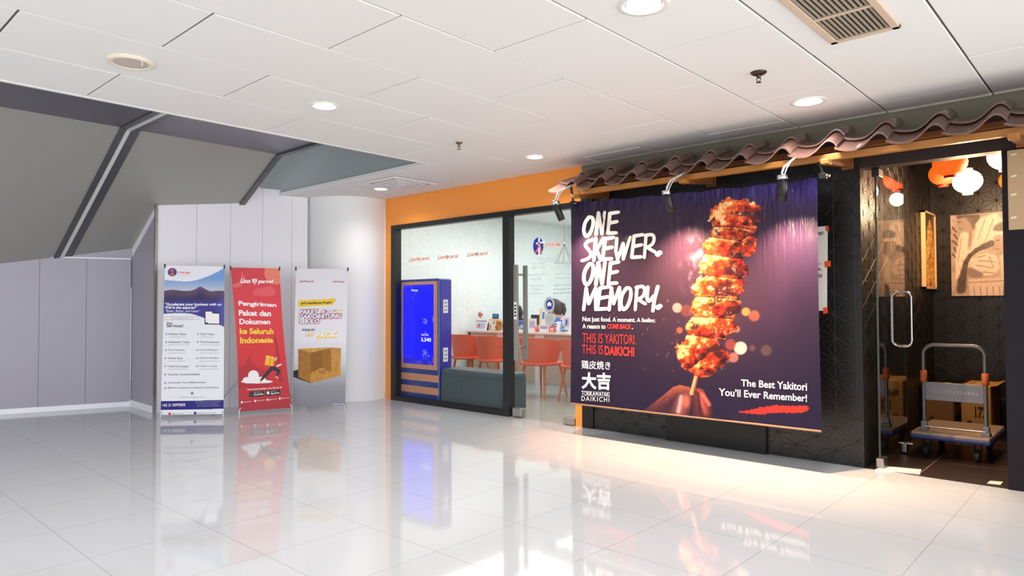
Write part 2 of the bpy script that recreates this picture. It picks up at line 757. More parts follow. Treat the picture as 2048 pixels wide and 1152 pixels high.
# edge trims of the ceiling opening
sbox('trim_1', 'ceiling_board', ((-5.012, -1.5, ZC - 0.004), (-4.984, 4.30, 2.90)))  # carried up out of sight to stop light leaking in
sbox('trim_2', 'white_paint', ((-8.0, 4.27, ZC - 0.006), (-5.0, 4.31, ZC + 0.03)))
sbox('wall_bulkhead', 'bulkhead_grey', ((-8.3, 4.292, ZC + 0.03), (-4.98, 4.35, 3.25)))

# sloping metal underside of the stair with its flat upper part
SX0, SZ0, SX1, SZ1 = -9.7, 1.421, -7.0, 2.85
YE = 3.83
mb = MB()
mb.prism([(SX0, -0.6, SZ0), (SX1, -0.6, SZ1), (SX1, YE, SZ1), (SX0, YE, SZ0)], (-0.02, 0, 0.06), 0)
mb.box((SX1, -0.6, SZ1), (-4.99, YE, SZ1 + 0.06), mi=1)


def slope_strip(mb, y0, y1, h, mi):
    n = Vector((SZ1 - SZ0, 0, -(SX1 - SX0))).normalized() * h
    a, b = Vector((SX0, y0, SZ0)), Vector((SX1, y0, SZ1))
    mb.prism([a, b, b + Vector((0, y1 - y0, 0)), a + Vector((0, y1 - y0, 0))], n, mi)
    mb.box((SX1 - 0.01, y0, SZ1 - h), (-4.99, y1, SZ1 + 0.001), mi=mi)


slope_strip(mb, 2.245, 2.30, 0.012, 2)
slope_strip(mb, 2.30, 2.335, 0.022, 3)
slope_strip(mb, 2.335, 2.42, 0.008, 2)
slope_strip(mb, YE - 0.012, YE + 0.05, 0.02, 2)
struct(mb.build('ceiling_stair_soffit', ['brushed_metal', 'brushed_dark', 'rib_grey', 'rib_light']))

# walls under the stair
FW0, FW1 = np.array([-9.42, 1.3, 0]), np.array([-8.86, 2.98, 0])
dv = (FW1 - FW0) / np.linalg.norm(FW1 - FW0)
FW0 = FW1 - dv * 3.6
nv_ = np.array([dv[1], -dv[0], 0])


def wall_along(mb, a, b, z0, z1, t, mi=0):
    a, b = np.array(a, float), np.array(b, float)
    d = (b - a) / np.linalg.norm(b - a)
    n = np.array([d[1], -d[0], 0])
    mb.prism([(a[0], a[1], z0), (b[0], b[1], z0), (b[0], b[1], z1), (a[0], a[1], z1)], tuple(-n * t), mi)


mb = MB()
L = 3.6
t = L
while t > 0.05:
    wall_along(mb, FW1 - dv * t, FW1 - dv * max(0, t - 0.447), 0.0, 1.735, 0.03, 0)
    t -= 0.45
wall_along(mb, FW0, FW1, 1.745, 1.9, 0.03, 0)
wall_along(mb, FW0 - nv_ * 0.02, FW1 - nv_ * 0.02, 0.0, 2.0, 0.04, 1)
struct(mb.build('wall_recess', ['laminate_shaded', 'ceiling_gap']))
mb = MB()
wall_along(mb, FW0 + nv_ * 0.012, FW1 + nv_ * 0.012, 0.0, 0.055, 0.012, 0)
wall_along(mb, FW0 + nv_ * 0.010, FW1 + nv_ * 0.010, 1.735, 1.75, 0.012, 0)
struct(mb.build('baseboard_recess', 'laminate'))
WA, WB = np.array([-8.04, 2.96, 0]), np.array([-7.69, 4.62, 0])
# return wall: top follows the slope
mb = MB()
zs = lambda x: SZ0 + (x - SX0) * (SZ1 - SZ0) / (SX1 - SX0)
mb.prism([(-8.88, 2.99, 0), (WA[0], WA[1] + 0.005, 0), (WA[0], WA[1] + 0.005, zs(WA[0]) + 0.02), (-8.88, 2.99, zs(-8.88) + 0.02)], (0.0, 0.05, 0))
struct(mb.build('wall_return', 'laminate_shaded'))
mb = MB()
mb.prism([(-8.88, 2.985, zs(-8.88) - 0.10), (WA[0], WA[1] - 0.004, zs(WA[0]) - 0.06), (WA[0], WA[1] - 0.004, zs(WA[0]) + 0.01), (-8.88, 2.985, zs(-8.88) + 0.01)], (0, 0.012, 0))
mb.prism([(-8.86, 2.975, 0), (WA[0], WA[1] - 0.012, 0), (WA[0], WA[1] - 0.012, 0.075), (-8.86, 2.975, 0.075)], (0, 0.014, 0))
struct(mb.build('trim_3', 'laminate'))
# white panel wall
dw = (WB - WA) / np.linalg.norm(WB - WA)
nw = np.array([dw[1], -dw[0], 0])
LW = np.linalg.norm(WB - WA)
mb = MB()
cuts = [0.0]
for px in (392, 460, 524, 583):
    cuts.append(float((PP(px, 600, WA, nw) - WA) @ dw))
cuts.append(LW)
for a, b in zip(cuts[:-1], cuts[1:]):
    wall_along(mb, WA + dw * (a + 0.0015), WA + dw * (b - 0.0015), 0, 2.6, 0.03, 0)
wall_along(mb, WA - nw * 0.02, WB - nw * 0.02, 0, 2.6, 0.04, 1)
mb.box((WA[0] - 0.015, WA[1] - 0.02, 0), (WA[0] + 0.014, WA[1] + 0.006, zs(WA[0])), mi=2)
struct(mb.build('wall_panelled', ['laminate', 'ceiling_gap', 'steel']))
# rounded white column beside the orange front
mb = MB()
CX, CY, CRD = -7.64, 5.20, 0.55
vs, fs = [], []
N = 36
for k in range(N + 1):
    a = math.radians(-112 + (112 + 19.1) * k / N)
    for z in (0, 2.6):
        vs.append((CX + CRD * math.cos(a), CY + CRD * math.sin(a), z))
        vs.append((CX + (CRD - 0.04) * math.cos(a), CY + (CRD - 0.04) * math.sin(a), z))
for k in range(N):
    o = 4 * k
    fs += [(o, o + 4, o + 6, o + 2), (o + 1, o + 3, o + 7, o + 5)]
mb.add(vs, fs, 0, True)
struct(mb.build('wall_column', 'column_paint'))

# orange shop front
OX0, OX1 = -7.10, -3.995
sbox('wall_shopfront', 'orange_paint', ((OX0, D, 2.185), (OX1, D + 0.12, 2.62)), ((OX0, D, 0), (-6.965, D + 0.12, 2.185)), ((-4.085, D, 0), (OX1, D + 0.12, 2.185)))
sbox('trim_4', 'black_matte', ((OX1, D - 0.015, 0), (-3.865, D + 0.1, 2.44)))
# shop interior
sbox('wall_shop_side', 'shop_wallpaper', ((-7.85, D + 0.12, 0), (-7.75, 10.4, 2.62)))
sbox('wall_shop_back', 'shop_wallpaper', ((-7.75, 10.3, 0), (-3.85, 10.4, 2.62)))
sbox('wall_shop_party', 'shop_wallpaper', ((-3.95, D + 0.12, 0), (-3.85, 10.3, 2.62)))


# star-lattice (asanoha) relief tiles
def asanoha(mb, P0, U, V, w, h, mi, a=0.166, hw=0.0018, hh=0.0013, u0=0.0, v0=0.0):
    U, V, P0 = Vector(U), Vector(V), Vector(P0)
    N = U.cross(V).normalized()
    dx = a * math.sqrt(3) / 2
    segs = set()
    nu, nv = int(w / dx) + 3, int(h / a) + 3
    for i in range(-2, nu):
        for j in range(-2, nv):
            x = u0 + i * dx
            y = v0 + j * a + (a / 2 if i % 2 else 0)
            p = (x, y)
            up = (x, y + a)
            ru = (x + dx, y + a / 2)
            rd = (x + dx, y - a / 2)
            for q in (up, ru, rd):
                segs.add((p, q))
            for q1, q2 in ((up, ru), (ru, rd)):
                c = ((p[0] + q1[0] + q2[0]) / 3, (p[1] + q1[1] + q2[1]) / 3)
                for q in (p, q1, q2):
                    segs.add((q, c))
    for (x0, y0), (x1, y1) in segs:
        # clip to the rectangle
        t0, t1 = 0.0, 1.0
        ok = True
        for p, d, lo, hi in ((x0, x1 - x0, 0, w), (y0, y1 - y0, 0, h)):
            if abs(d) < 1e-9:
                if p < lo or p > hi:
                    ok = False
                continue
            ta, tb = (lo - p) / d, (hi - p) / d
            if ta > tb:
                ta, tb = tb, ta
            t0, t1 = max(t0, ta), min(t1, tb)
        if not ok or t1 - t0 < 0.02:
            continue
        A = P0 + U * (x0 + (x1 - x0) * t0) + V * (y0 + (y1 - y0) * t0)
        B = P0 + U * (x0 + (x1 - x0) * t1) + V * (y0 + (y1 - y0) * t1)
        d = (B - A).normalized()
        s = N.cross(d) * hw
        n = N * hh
        mb.add([A - s, A + s, A + n, B - s, B + s, B + n], [(0, 3, 5, 2), (2, 5, 4, 1)], mi)


mb = MB()
mb.box((-3.865, D, 0), (-1.49, D + 0.12, 2.30), mi=0)
asanoha(mb, (-3.865, D, 0.0), (1, 0, 0), (0, 0, 1), 2.375, 2.30, 1, u0=0.03, v0=0.02)
mb.box((-3.995, D + 0.004, 2.30), (-1.49, D + 0.12, 2.40), mi=3)
mb.box((-3.995, D + 0.008, 2.40), (-1.49, D + 0.12, 2.62), mi=2)
struct(mb.build('wall_restaurant_front', ['asanoha_tile', 'asanoha_rib', 'upper_plaster', 'black_matte']))
mb = MB()
mb.box((-1.49, D, 2.165), (1.0, D + 0.12, 2.40), mi=0)
mb.box((-1.49, D + 0.008, 2.40), (1.0, D + 0.12, 2.62), mi=1)
struct(mb.build('wall_lintel', ['lintel_brown', 'upper_plaster']))
mb = MB()
mb.box((-0.645, D - 0.012, 0), (1.0, D + 0.12, 2.165), mi=0)
struct(mb.build('wall_pier', 'dark_panel'))
mb = MB()
mb.box((-1.59, D + 0.12, 0), (-1.49, 7.8, 2.8), mi=0)
mb.box((-1.50, D + 0.01, 0), (-1.489, D + 0.12, 2.165), mi=0)
asanoha(mb, (-1.489, D + 0.01, 0), (0, 1, 0), (0, 0, 1), 2.29, 2.8, 1, u0=0.05, v0=0.02)
struct(mb.build('wall_restaurant_side', ['asanoha_tile', 'asanoha_rib']))
mb = MB()
mb.box((-1.49, 7.7, 0), (0.7, 7.8, 2.8), mi=0)
asanoha(mb, (-1.46, 7.7, 0), (1, 0, 0), (0, 0, 1), 2.1, 2.8, 1, u0=0.06, v0=0.06)
mb.box((0.6, D + 0.12, 0), (0.7, 7.7, 2.8), mi=0)
struct(mb.build('wall_restaurant_back', ['asanoha_tile', 'asanoha_rib']))
# plain black plinth panel under the big banner
xa, xb = PY(1335, 870, D)[0], PY(1535, 890, D)[0]
sbox('trim_5', 'plinth_black', ((xa, D - 0.03, 0), (xb, D + 0.01, 0.215)), ((xa + 0.02, D - 0.012, 0.215), (xb - 0.01, D + 0.01, 0.255)))
mb = MB()
mb.prism([tuple(PZ(x, y, 0.0)) for x, y in ((1768, 934), (1843, 941), (1840, 949), (1750, 941))], (0, 0, 0.008))
struct(mb.build('trim_6', 'threshold_white'))

# ------------------------------------------------------------------ shop window and glass door
w1 = struct(MB().box((-6.965, D - 0.02, 0), (-6.87, D + 0.07, 2.185)).box((-6.87, D - 0.02, 0), (-5.035, D + 0.07, 0.055))
            .box((-6.87, D - 0.02, 2.13), (-4.085, D + 0.07, 2.185)).box((-5.035, D - 0.02, 0), (-4.945, D + 0.07, 2.13)).build('window_1', 'black_frame'))
MB().box((-6.87, D + 0.02, 0.055), (-5.035, D + 0.03, 2.13)).build('window_pane', 'clear_glass', w1)
mat('decal_orange', rgb(232, 120, 78), 0.5)
mat('decal_grey', rgb(176, 186, 190), 0.5)
mat('decal_blue', rgb(20, 40, 160), 0.5)
mat('decal_white', rgb(238, 240, 240), 0.5)
glassY = D + 0.012
pg = lambda x, y: tuple(PY(x, y, glassY))
mb = MB()


def shield(mb, cx, cy, s, place, mi, mi2):
    pts = [(cx - s, cy - s), (cx - s * .4, cy - s * .75), (cx, cy - s * 1.25), (cx + s * .4, cy - s * .75), (cx + s, cy - s), (cx + s * .9, cy + s * .3), (cx, cy + s * 1.3), (cx - s * .9, cy + s * .3)]
    poly(mb, pts, place, mi)
    for k in (-.45, .1, .6):
        poly(mb, [(cx - s * .55, cy + k * s), (cx + s * .55, cy + k * s - s * .1), (cx + s * .5, cy + k * s + s * .15), (cx - s * .5, cy + k * s + s * .2)],
             lambda x, y: tuple(np.array(place(x, y)) - CV * 0.0015), mi2)


for cx, y0 in ((838, 520), (895.5, 515.5), (954.5, 510)):
    text_fit(mb, 'Lion', (cx - 20, y0 - 5, y0 + 3.5, cx - 5, y0 - 6, y0 + 2), pg, 0, 0.02, 0.25)
    text_fit(mb, 'parcel', (cx + 4, y0 - 6.5, y0 + 3.5, cx + 21, y0 - 8, y0 + 2), pg, 0, 0.02, 0.25)
    shield(mb, cx - 1, y0 - 1.5, 3.4, pg, 0, 1)
    mb = block(mb, 'window_lettering', ['decal_orange', 'decal_white'], w1)

d1 = struct(MB().box((-4.90, D + 0.02, 0.012), (-4.105, D + 0.031, 2.12)).build('door_1', 'clear_glass'))
for s, (yy, x0, x1) in enumerate(((D - 0.055, *[PY(x, 600, D - 0.055)[0] for x in (1028.5, 1036)]), (D + 0.10, *[PY(x, 600, D + 0.10)[0] for x in (1047, 1054.5)]))):
    hb = MB().box((x0, yy - 0.012, 0.60), (x1, yy + 0.012, 1.60), 0.003)
    ys = sorted((yy, D + 0.025))
    xm = (x0 + x1) / 2
    for z in (0.74, 1.50):
        hb.tube([(xm, ys[0], z), (xm, ys[1], z)], 0.011)
    h = hb.build('door_handle', 'steel', d1)
    if s == 0:
        lb = MB()
        ya = yy - 0.0135
        lb.quad((x0 + .006, ya, 1.03), (x1 - .006, ya, 1.03), (x1 - .006, ya, 1.21), (x0 + .006, ya, 1.21), 0)
        for k in range(4):
            z = 1.06 + k * 0.035
            lb.quad((x0 + .014, ya - .001, z), (x1 - .014, ya - .001, z), (x1 - .014, ya - .001, z + .02), (x0 + .014, ya - .001, z + .02), 1)
        lb.build('handle_label', ['decal_white', 'black_frame'], h)
mb = MB()
mb.box((-4.91, D - 0.012, 0.012), (-4.79, D + 0.062, 0.10), 0.006)
mb.build('patch_fitting', 'steel', d1)
MB().box((-4.23, D - 0.012, 0.006), (-4.09, D + 0.062, 0.075), 0.006).build('patch_fitting', 'steel', d1)
# lettering and stickers on the door glass
mb = MB()
pd = pg
disc(mb, 1076.5, 492.5, 10.3, 17.5, pd, 2)
pf = lambda x, y: tuple(np.array(pd(x, y)) - CV * 0.002)
for a, b in (((1078, 476), (1078, 512)), ((1072, 487), (1089, 484))):
    ribbon(mb, [a, b], 3.0, pf, 1)
ribbon(mb, [(1077, 490), (1075, 500), (1068, 507)], 2.6, pf, 0)
ribbon(mb, [(1080, 490), (1081, 500), (1084, 509)], 2.6, pf, 0)
ribbon(mb, [(1071, 489), (1088, 486)], 1.2, pf, 0)
text_fit(mb, 'JT PRATAMA', (1090, 487.5, 496.5, 1122, 484.5, 494), pd, 0, 0.02)
text_fit(mb, 'Tour and Travel', (1092, 498.5, 502, 1119, 496, 499.5), pd, 3)
DM = ['decal_orange', 'decal_white', 'decal_blue', 'decal_grey', 'sticker_grey', 'decal_white']
mat('sticker_grey', rgb(186, 190, 184), 0.4)
mb = block(mb, 'door_logo', DM, d1)
text_fit(mb, 'Opening Hours', (1073, 514.5, 522.5, 1112, 512, 520), pd, 3)
ribbon(mb, [(1078, 524), (1141, 519.5)], 0.7, pd, 3)
for x0, x1, y, s in ((1063, 1090, 528, 'Senin - Jumat'), (1063, 1090, 536, '08.00 - 19.00'), (1113, 1138, 525, 'Sabtu'), (1110, 1138, 533.5, '08.00 - 17.00'),
                     (1057, 1094, 550, 'Kunjungi kami'), (1061, 1082, 558, 'website'), (1108, 1142, 549, 'Layanan Contact'), (1110, 1140, 557, 'WhatsApp'),
                     (1060, 1088, 572, 'Reservasi'), (1063, 1085, 579.5, 'Tiket'), (1061, 1088, 588, 'Perjalanan')):
    text_fit(mb, s, (x0, y - 2.6, y + 2.6, x1, y - 4.2, y + 1.0), pd, 3)
mb = block(mb, 'opening_hours', DM, d1)
disc(mb, 1098.5, 609.5, 10.8, 16.3, pd, 4)
disc(mb, 1098.5, 609, 6.9, 10.2, pf, 2)
pf2 = lambda x, y: tuple(np.array(pd(x, y)) - CV * 0.004)
poly(mb, [(1094.5, 613), (1094, 607), (1096, 606), (1097, 604), (1098.5, 602.5), (1100, 604), (1101, 606), (1103, 606.5), (1102.5, 612.5), (1100.5, 613), (1100, 610), (1098.5, 613), (1097, 610), (1096.5, 613)], pf2, 5)
mb = block(mb, 'round_sticker', DM, d1)
disc(mb, 1099.5, 638, 9.6, 13.8, pd, 4)
text_fit(mb, 'ASA', (1094, 633.5, 636.8, 1105, 632.7, 636), pf, 3)
for y in (571, 579, 587):
    for k in range(9):
        ribbon(mb, [(1107 + k * 4, y - k * .22), (1109.6 + k * 4, y - .15 - k * .22)], 2.6, pd, 3)
for y in (640, 643):
    ribbon(mb, [(1096, y), (1104, y - .6)], 1.0, pf, 3)
mb.build('round_sticker', DM, d1)

# ------------------------------------------------------------------ ceiling fittings
def emat(name, color, strength, base=None):
    m = mat(name, base or color, 0.6, emit=strength, emit_color=color)
    return m


emat('lamp_lens', (0.86, 0.92, 1.0, 1), 14.0)
emat('lamp_lens_shop', (0.92, 0.97, 1.0, 1), 8.0)
mat('trim_white', rgb(224, 222, 216), 0.4)
mat('reflector', rgb(205, 205, 205), 0.15, 0.9)


def downlight(x, y, r, label, z=ZC, lens='lamp_lens', energy=60, group='recessed downlights in the board ceiling', color=(1.0, 0.95, 0.92), cone=152):
    t = thing('downlight', label, 'ceiling light', (x, y, z), group)
    MB().lathe([(r * 0.86, 0.006), (r * 0.88, -0.004), (r * 1.12, -0.006), (r * 1.16, 0.0), (r * 1.16, 0.004)], seg=40).build('trim_ring', 'trim_white', t)
    MB().lathe([(r * 0.87, 0.002), (r * 0.80, 0.0015), (r * 0.70, 0.001)], seg=40).build('reflector', 'reflector', t)
    MB().lathe([(r * 0.78, -0.001), (r * 0.5, -0.004), (0.0001, -0.006)], seg=40).build('lens', lens, t)
    lamp('downlight_bulb', 'SPOT', (x, y, z - 0.03), energy, color, (x, y, 0), 0.07, cone=cone, blend=0.7)
    return t


downlight(-1.629, 2.667, 0.098, 'round recessed downlight nearest the ceiling grille, cut by the picture\'s upper edge')
downlight(-4.051, 2.558, 0.085, 'round recessed downlight glaring between the ceiling speaker and a sprinkler')
downlight(-4.056, 4.754, 0.085, 'round recessed downlight above the orange shop front beside the tiled awning')
downlight(-1.61, 4.696, 0.098, 'round recessed downlight just in front of the tiled awning', energy=50)
downlight(-6.479, 4.842, 0.085, 'small round recessed downlight beside the square ceiling diffuser', energy=22)
downlight(-6.61, 7.76, 0.085, 'round downlight in the ceiling inside the travel shop', 2.62, 'lamp_lens_shop', 25, None, (0.95, 1, 1))

mat('vent_cream', rgb(206, 182, 158), 0.5)
mat('vent_slat', rgb(150, 138, 118), 0.45)
t = wthing('air_vent', 'rectangular ceiling grille with long slats in a cream frame', 'air vent', (-0.995, 3.35, ZC))
mb = MB()
x0, x1, y0, y1 = -1.155, -0.835, 2.60, 3.72
fw = 0.035
ym = 3.36
mb.box((x0, y0, ZC - 0.012), (x0 + fw, y1, ZC + 0.004), 0.003).box((x1 - fw, y0, ZC - 0.012), (x1, y1, ZC + 0.004), 0.003)
mb.box((x0, y1 - fw, ZC - 0.012), (x1, y1, ZC + 0.004), 0.003).box((x0, y0, ZC - 0.012), (x1, y0 + fw, ZC + 0.004), 0.003)
mb.box((x0 + fw, ym - 0.012, ZC - 0.008), (x1 - fw, ym + 0.012, ZC + 0.004))
mb.build('vent_frame', 'vent_cream', t)
mb = MB()
n = 11
for k in range(n):
    xc = x0 + fw + (x1 - x0 - 2 * fw) * (k + 0.5) / n
    for a, b in ((y0 + fw, ym - 0.012), (ym + 0.012, y1 - fw)):
        mb.prism([(xc - 0.007, a, ZC - 0.007), (xc - 0.004, a, ZC - 0.007), (xc + 0.009, a, ZC + 0.006), (xc + 0.005, a, ZC + 0.006)], (0, b - a, 0))
mb.build('slat', 'vent_slat', t)
MB().box((x0 + 0.01, y0 + 0.01, ZC - 0.0005), (x1 - 0.01, y1 - 0.01, ZC + 0.0015)).build('backing', 'black_matte', t)

t = wthing('ceiling_diffuser', 'square white ceiling air diffuser with nested louvres near the orange shop front', 'air vent', (-6.02, 4.75, ZC))
mb, mg = MB(), MB()
cx, cy = -6.02, 4.75
mg.box((cx - .29, cy - .29, ZC - .0035), (cx + .29, cy + .29, ZC + 0.001))
for k, s_ in enumerate((0.30, 0.215, 0.135, 0.06)):
    w = 0.045
    z0, z1 = ZC - 0.014 - .003 * k, ZC - 0.002
    i_ = s_ - w
    mb.box((cx - s_, cy - s_, z0), (cx + s_, cy - i_, z1)).box((cx - s_, cy + i_, z0), (cx + s_, cy + s_, z1))
    mb.box((cx - s_, cy - i_, z0), (cx - i_, cy + i_, z1)).box((cx + i_, cy - i_, z0), (cx + s_, cy + i_, z1))
mb.build('louvre', 'white_paint', t)
mg.build('slot', 'black_matte', t)

mat('speaker_cream', rgb(224, 212, 194), 0.5)
mat('speaker_mesh', rgb(206, 192, 182), 0.7, bump=(400, 0.6, (1, 1, 1)))
t = thing('ceiling_speaker', 'round cream ceiling loudspeaker with a grey mesh', 'speaker', (-4.088, 1.362, ZC))
MB().lathe([(0.118, 0.002), (0.118, -0.010), (0.108, -0.016), (0.088, -0.014), (0.086, -0.010)], seg=40).build('speaker_rim', 'speaker_cream', t)
MB().lathe([(0.088, -0.011), (0.05, -0.013), (0.0001, -0.014)], seg=40).build('speaker_grille', 'speaker_mesh', t)
MB().tube([(0.10, 0.02, -0.012), (0.104, 0.022, -0.030), (0.104, 0.022, -0.045)], 0.003, 8).build('retaining_clip', 'speaker_cream', t)

mat('old_brass', rgb(78, 58, 52), 0.4, 0.7)
mat('sprinkler_bronze', rgb(120, 96, 78), 0.35, 0.8)
for x, y, r, lb, col in ((-1.619, 3.906, 0.045, 'brown fire sprinkler head hanging from the boards between the near downlight and the awning', 'old_brass'),
                         (-4.152, 3.896, 0.028, 'bronze fire sprinkler head in the boards near the orange shop front', 'sprinkler_bronze')):
    t = thing('fire_sprinkler', lb, 'sprinkler', (x, y, ZC), 'fire sprinklers in the ceiling')
    MB().lathe([(r, 0.003), (r, -0.004), (r * 0.75, -0.012), (r * 0.4, -0.014)], seg=28).build('cover_plate', col, t)
    mb = MB().lathe([(0.011, -0.010), (0.011, -0.03), (0.007, -0.034)], seg=14)
    for s in (-1, 1):
        mb.tube([(s * 0.010, 0, -0.03), (s * 0.012, 0, -0.042), (s * 0.003, 0, -0.056)], 0.0025, 8)
    mb.build('sprinkler_body', col, t)
    MB().lathe([(0.0001, -0.055), (0.014, -0.057), (0.015, -0.059), (0.0001, -0.060)], seg=18).build('deflector', col, t)

# ------------------------------------------------------------------ tiled awning over the restaurant front
mat('glazed_tile', rgb(112, 82, 72), 0.22, spec=0.6, noise=(7, 0.22, (1, 1, 1)), coat=0.5)
mat('amber_wood', rgb(164, 106, 44), 0.45, noise=(6, 0.2, (0.3, 4, 4)))
mat('bracket_wood', rgb(130, 76, 36), 0.5, noise=(6, 0.25, (4, 0.4, 4)))
aw = wthing('tiled_awning', 'small roof of glazed brown wave tiles on a wooden beam over the dark restaurant front', 'awning', (-2.0, 5.38, 2.2))
TP = 0.3125


def tile_profile(u):
    # valley, then a ridge whose outer lip laps over the next tile
    pts = [(0.0, 0.026), (0.12, 0.010), (0.3, 0.0), (0.46, 0.004), (0.62, 0.032), (0.75, 0.070), (0.86, 0.088), (0.96, 0.076), (1.05, 0.042)]
    for (a, za), (b, zb) in zip(pts[:-1], pts[1:]):
        if u <= b + 1e-9:
            s = (u - a) / (b - a)
            i = pts.index((a, za))
            p0 = pts[max(0, i - 1)][1]
            p3 = pts[min(len(pts) - 1, i + 2)][1]
            return 0.5 * (2 * za + (zb - p0) * s + (2 * p0 - 5 * za + 4 * zb - p3) * s * s + (3 * za - p0 - 3 * zb + p3) * s ** 3)
    return pts[-1][1]


def roof_tile(x0, ya, za, yb, zb, jit):
    mb = MB()
    nu = 28
    top = lambda u, v, dz: (x0 + u * TP * 1.05 * 1.0, ya + (yb - ya) * v, za + (zb - za) * v + tile_profile(u * 1.05) + dz + jit * (u - .5))
    th = 0.013
    mb.grid(lambda u, v: top(u, v, 0), nu, 4)
    mb.grid(lambda u, v: top(u, v, -th), nu, 4, flip=True)
    # front, back and side edges
    for v in (0, 1):
        vs = [top(k / nu, v, d) for k in range(nu + 1) for d in (0, -th)]
        mb.add(vs, [((2 * k, 2 * k + 1, 2 * k + 3, 2 * k + 2) if v == 0 else (2 * k, 2 * k + 2, 2 * k + 3, 2 * k + 1)) for k in range(nu)], 0)
    for u in (0, 1):
        vs = [top(u, v / 4, d) for v in range(5) for d in (0, -th)]
        mb.add(vs, [(2 * k, 2 * k + 2, 2 * k + 3, 2 * k + 1) for k in range(4)], 0)
    return mb


rt = random.Random(5)
for course, (ya, za, yb, zb) in enumerate(((4.875, 2.208, 5.10, 2.318), (5.04, 2.312, 5.30, 2.392))):
    for k in range(-1, 12):
        x0 = -3.60 + TP * k - 0.3 * TP
        j = rt.uniform(-0.004, 0.004)
        roof_tile(x0, ya + rt.uniform(-.004, .004), za, yb, zb, j).build('roof_tile', 'glazed_tile', aw)
MB().box((-3.70, 4.925, 2.165), (1.0, 4.975, 2.210), 0.004).build('beam', 'amber_wood', aw)
MB().box((-3.70, 5.16, 2.272), (1.0, 5.20, 2.31), 0.003).build('batten', 'bracket_wood', aw)
for bx in (-3.70, -2.63, -1.56, -0.52):
    mb = MB()
    mb.prism([(bx - .03, 5.376, 2.185), (bx - .03, 5.376, 2.27), (bx - .03, 4.97, 2.165), (bx - .03, 4.90, 2.163), (bx - .03, 4.95, 2.14), (bx - .03, 5.1, 2.15)], (0.045, 0, 0))
    mb.box((bx - .045, 5.345, 2.165), (bx + .03, 5.376, 2.30))
    mb.build('bracket', 'bracket_wood', aw)
    MB().box((bx - .035, 4.86, 2.132), (bx + .02, 4.93, 2.164), 0.004).build('bracket_end', 'amber_wood', aw)

# ------------------------------------------------------------------ spotlights on the awning
SPOTC = (1.0, 0.67, 0.42)
emat('spot_lens', (1.0, 0.85, 0.7, 1), 6.0)
mat('arm_white', rgb(212, 216, 218), 0.3, 0.2)


def spotlight(start, elbow, cap, base, tip, target, label, energy, cone, r=0.031):
    start, elbow, cap, base, tip = [Vector(p) for p in (start, elbow, cap, base, tip)]
    t = wthing('spotlight', label, 'spotlight', tuple(cap), 'spotlights on the tiled awning')
    mid = (elbow + cap) / 2 + (elbow - start) * 0.10
    MB().tube([start, start.lerp(elbow, .5), elbow, mid, cap + Vector((0, 0, .012)), cap], 0.0075, 10).build('arm', 'arm_white', t)
    MB().tube([start + Vector((.012, 0, .008)), start.lerp(elbow, .6) + Vector((.012, 0, .006)), elbow + Vector((.018, 0, -.012)), mid + Vector((.02, 0, -.01)), cap + Vector((.012, 0, -.004))], 0.004, 8).build('cable', 'arm_white', t)
    ax = (tip - base).normalized()
    Q = Vector((0, 0, 1)).rotation_difference(ax).to_matrix().to_4x4()
    MB().lathe([(0.0001, 0.014), (r * 1.1, 0.014), (r * 1.15, 0.010), (r * 1.15, -0.012), (r * 1.05, -0.016), (0.0001, -0.016)], cap - Vector((0, 0, 0.006)), 24).build('cap', 'chrome', t)
    MB().tube([cap - Vector((0, 0, .01)), base + ax * 0.01], 0.010, 10).build('swivel', 'black_plastic', t)
    Ln = (tip - base).length
    MB().lathe([(0.0001, 0), (r * 0.9, 0), (r, 0.006), (r, Ln), (r * 0.9, Ln), (r * 0.86, Ln - 0.012)], base, 28, M=Q).build('housing', 'black_plastic', t)
    MB().lathe([(r * 0.86, Ln - 0.011), (0.0001, Ln - 0.009)], base, 24, M=Q).build('lens', 'spot_lens', t)
    src = tip + ax * 0.012
    lamp('spotlight_bulb', 'SPOT', tuple(src), energy, SPOTC, target, 0.022, cone=cone, blend=1.0)
    return t


spotlight(PY(1143, 371, 4.925), PY(1118, 383, 4.73), PY(1111, 404, 4.70), PY(1112, 412, 4.70), PY(1124, 440, 4.73), (-3.48, 5.0, 1.15),
          'black spotlight under the awning\'s end beside the orange front, tilted towards the banner headline', 135, 108)
spotlight(PY(1369, 346, 4.925), PY(1341, 361, 4.73), PY(1333, 384, 4.70), PY(1334, 391, 4.70), PY(1343, 424, 4.72), (-2.68, 5.0, 1.15),
          'black spotlight over the middle of the banner beside the skewer picture', 185, 108)
spotlight(PY(1593, 313, 4.925), PY(1568, 334, 4.73), PY(1564.5, 353, 4.70), PY(1564.5, 362, 4.70), PY(1564.5, 402, 4.72), (-1.82, 5.0, 1.15),
          'black spotlight with chrome cap nearest the restaurant doorway', 250, 110)

# ------------------------------------------------------------------ the big vinyl banner
BY = 5.0
bx0, bx1 = PY(1142, 600, BY)[0], PY(1639, 600, BY)[0]
ztl, ztr, zbl, zbr = PY(1143, 405, BY)[2], PY(1635, 357, BY)[2], PY(1141, 806, BY)[2], PY(1643, 862, BY)[2]
bxt0, bxb0, bxt1, bxb1 = [PY(x_, y_, BY)[0] for x_, y_ in ((1143, 405), (1141, 806), (1635, 357), (1644, 862))]
rw = np.random.RandomState(4)
WV = [(rw.uniform(4, 30), rw.uniform(0, 6.3), rw.uniform(.3, 1.0)) for _ in range(10)]


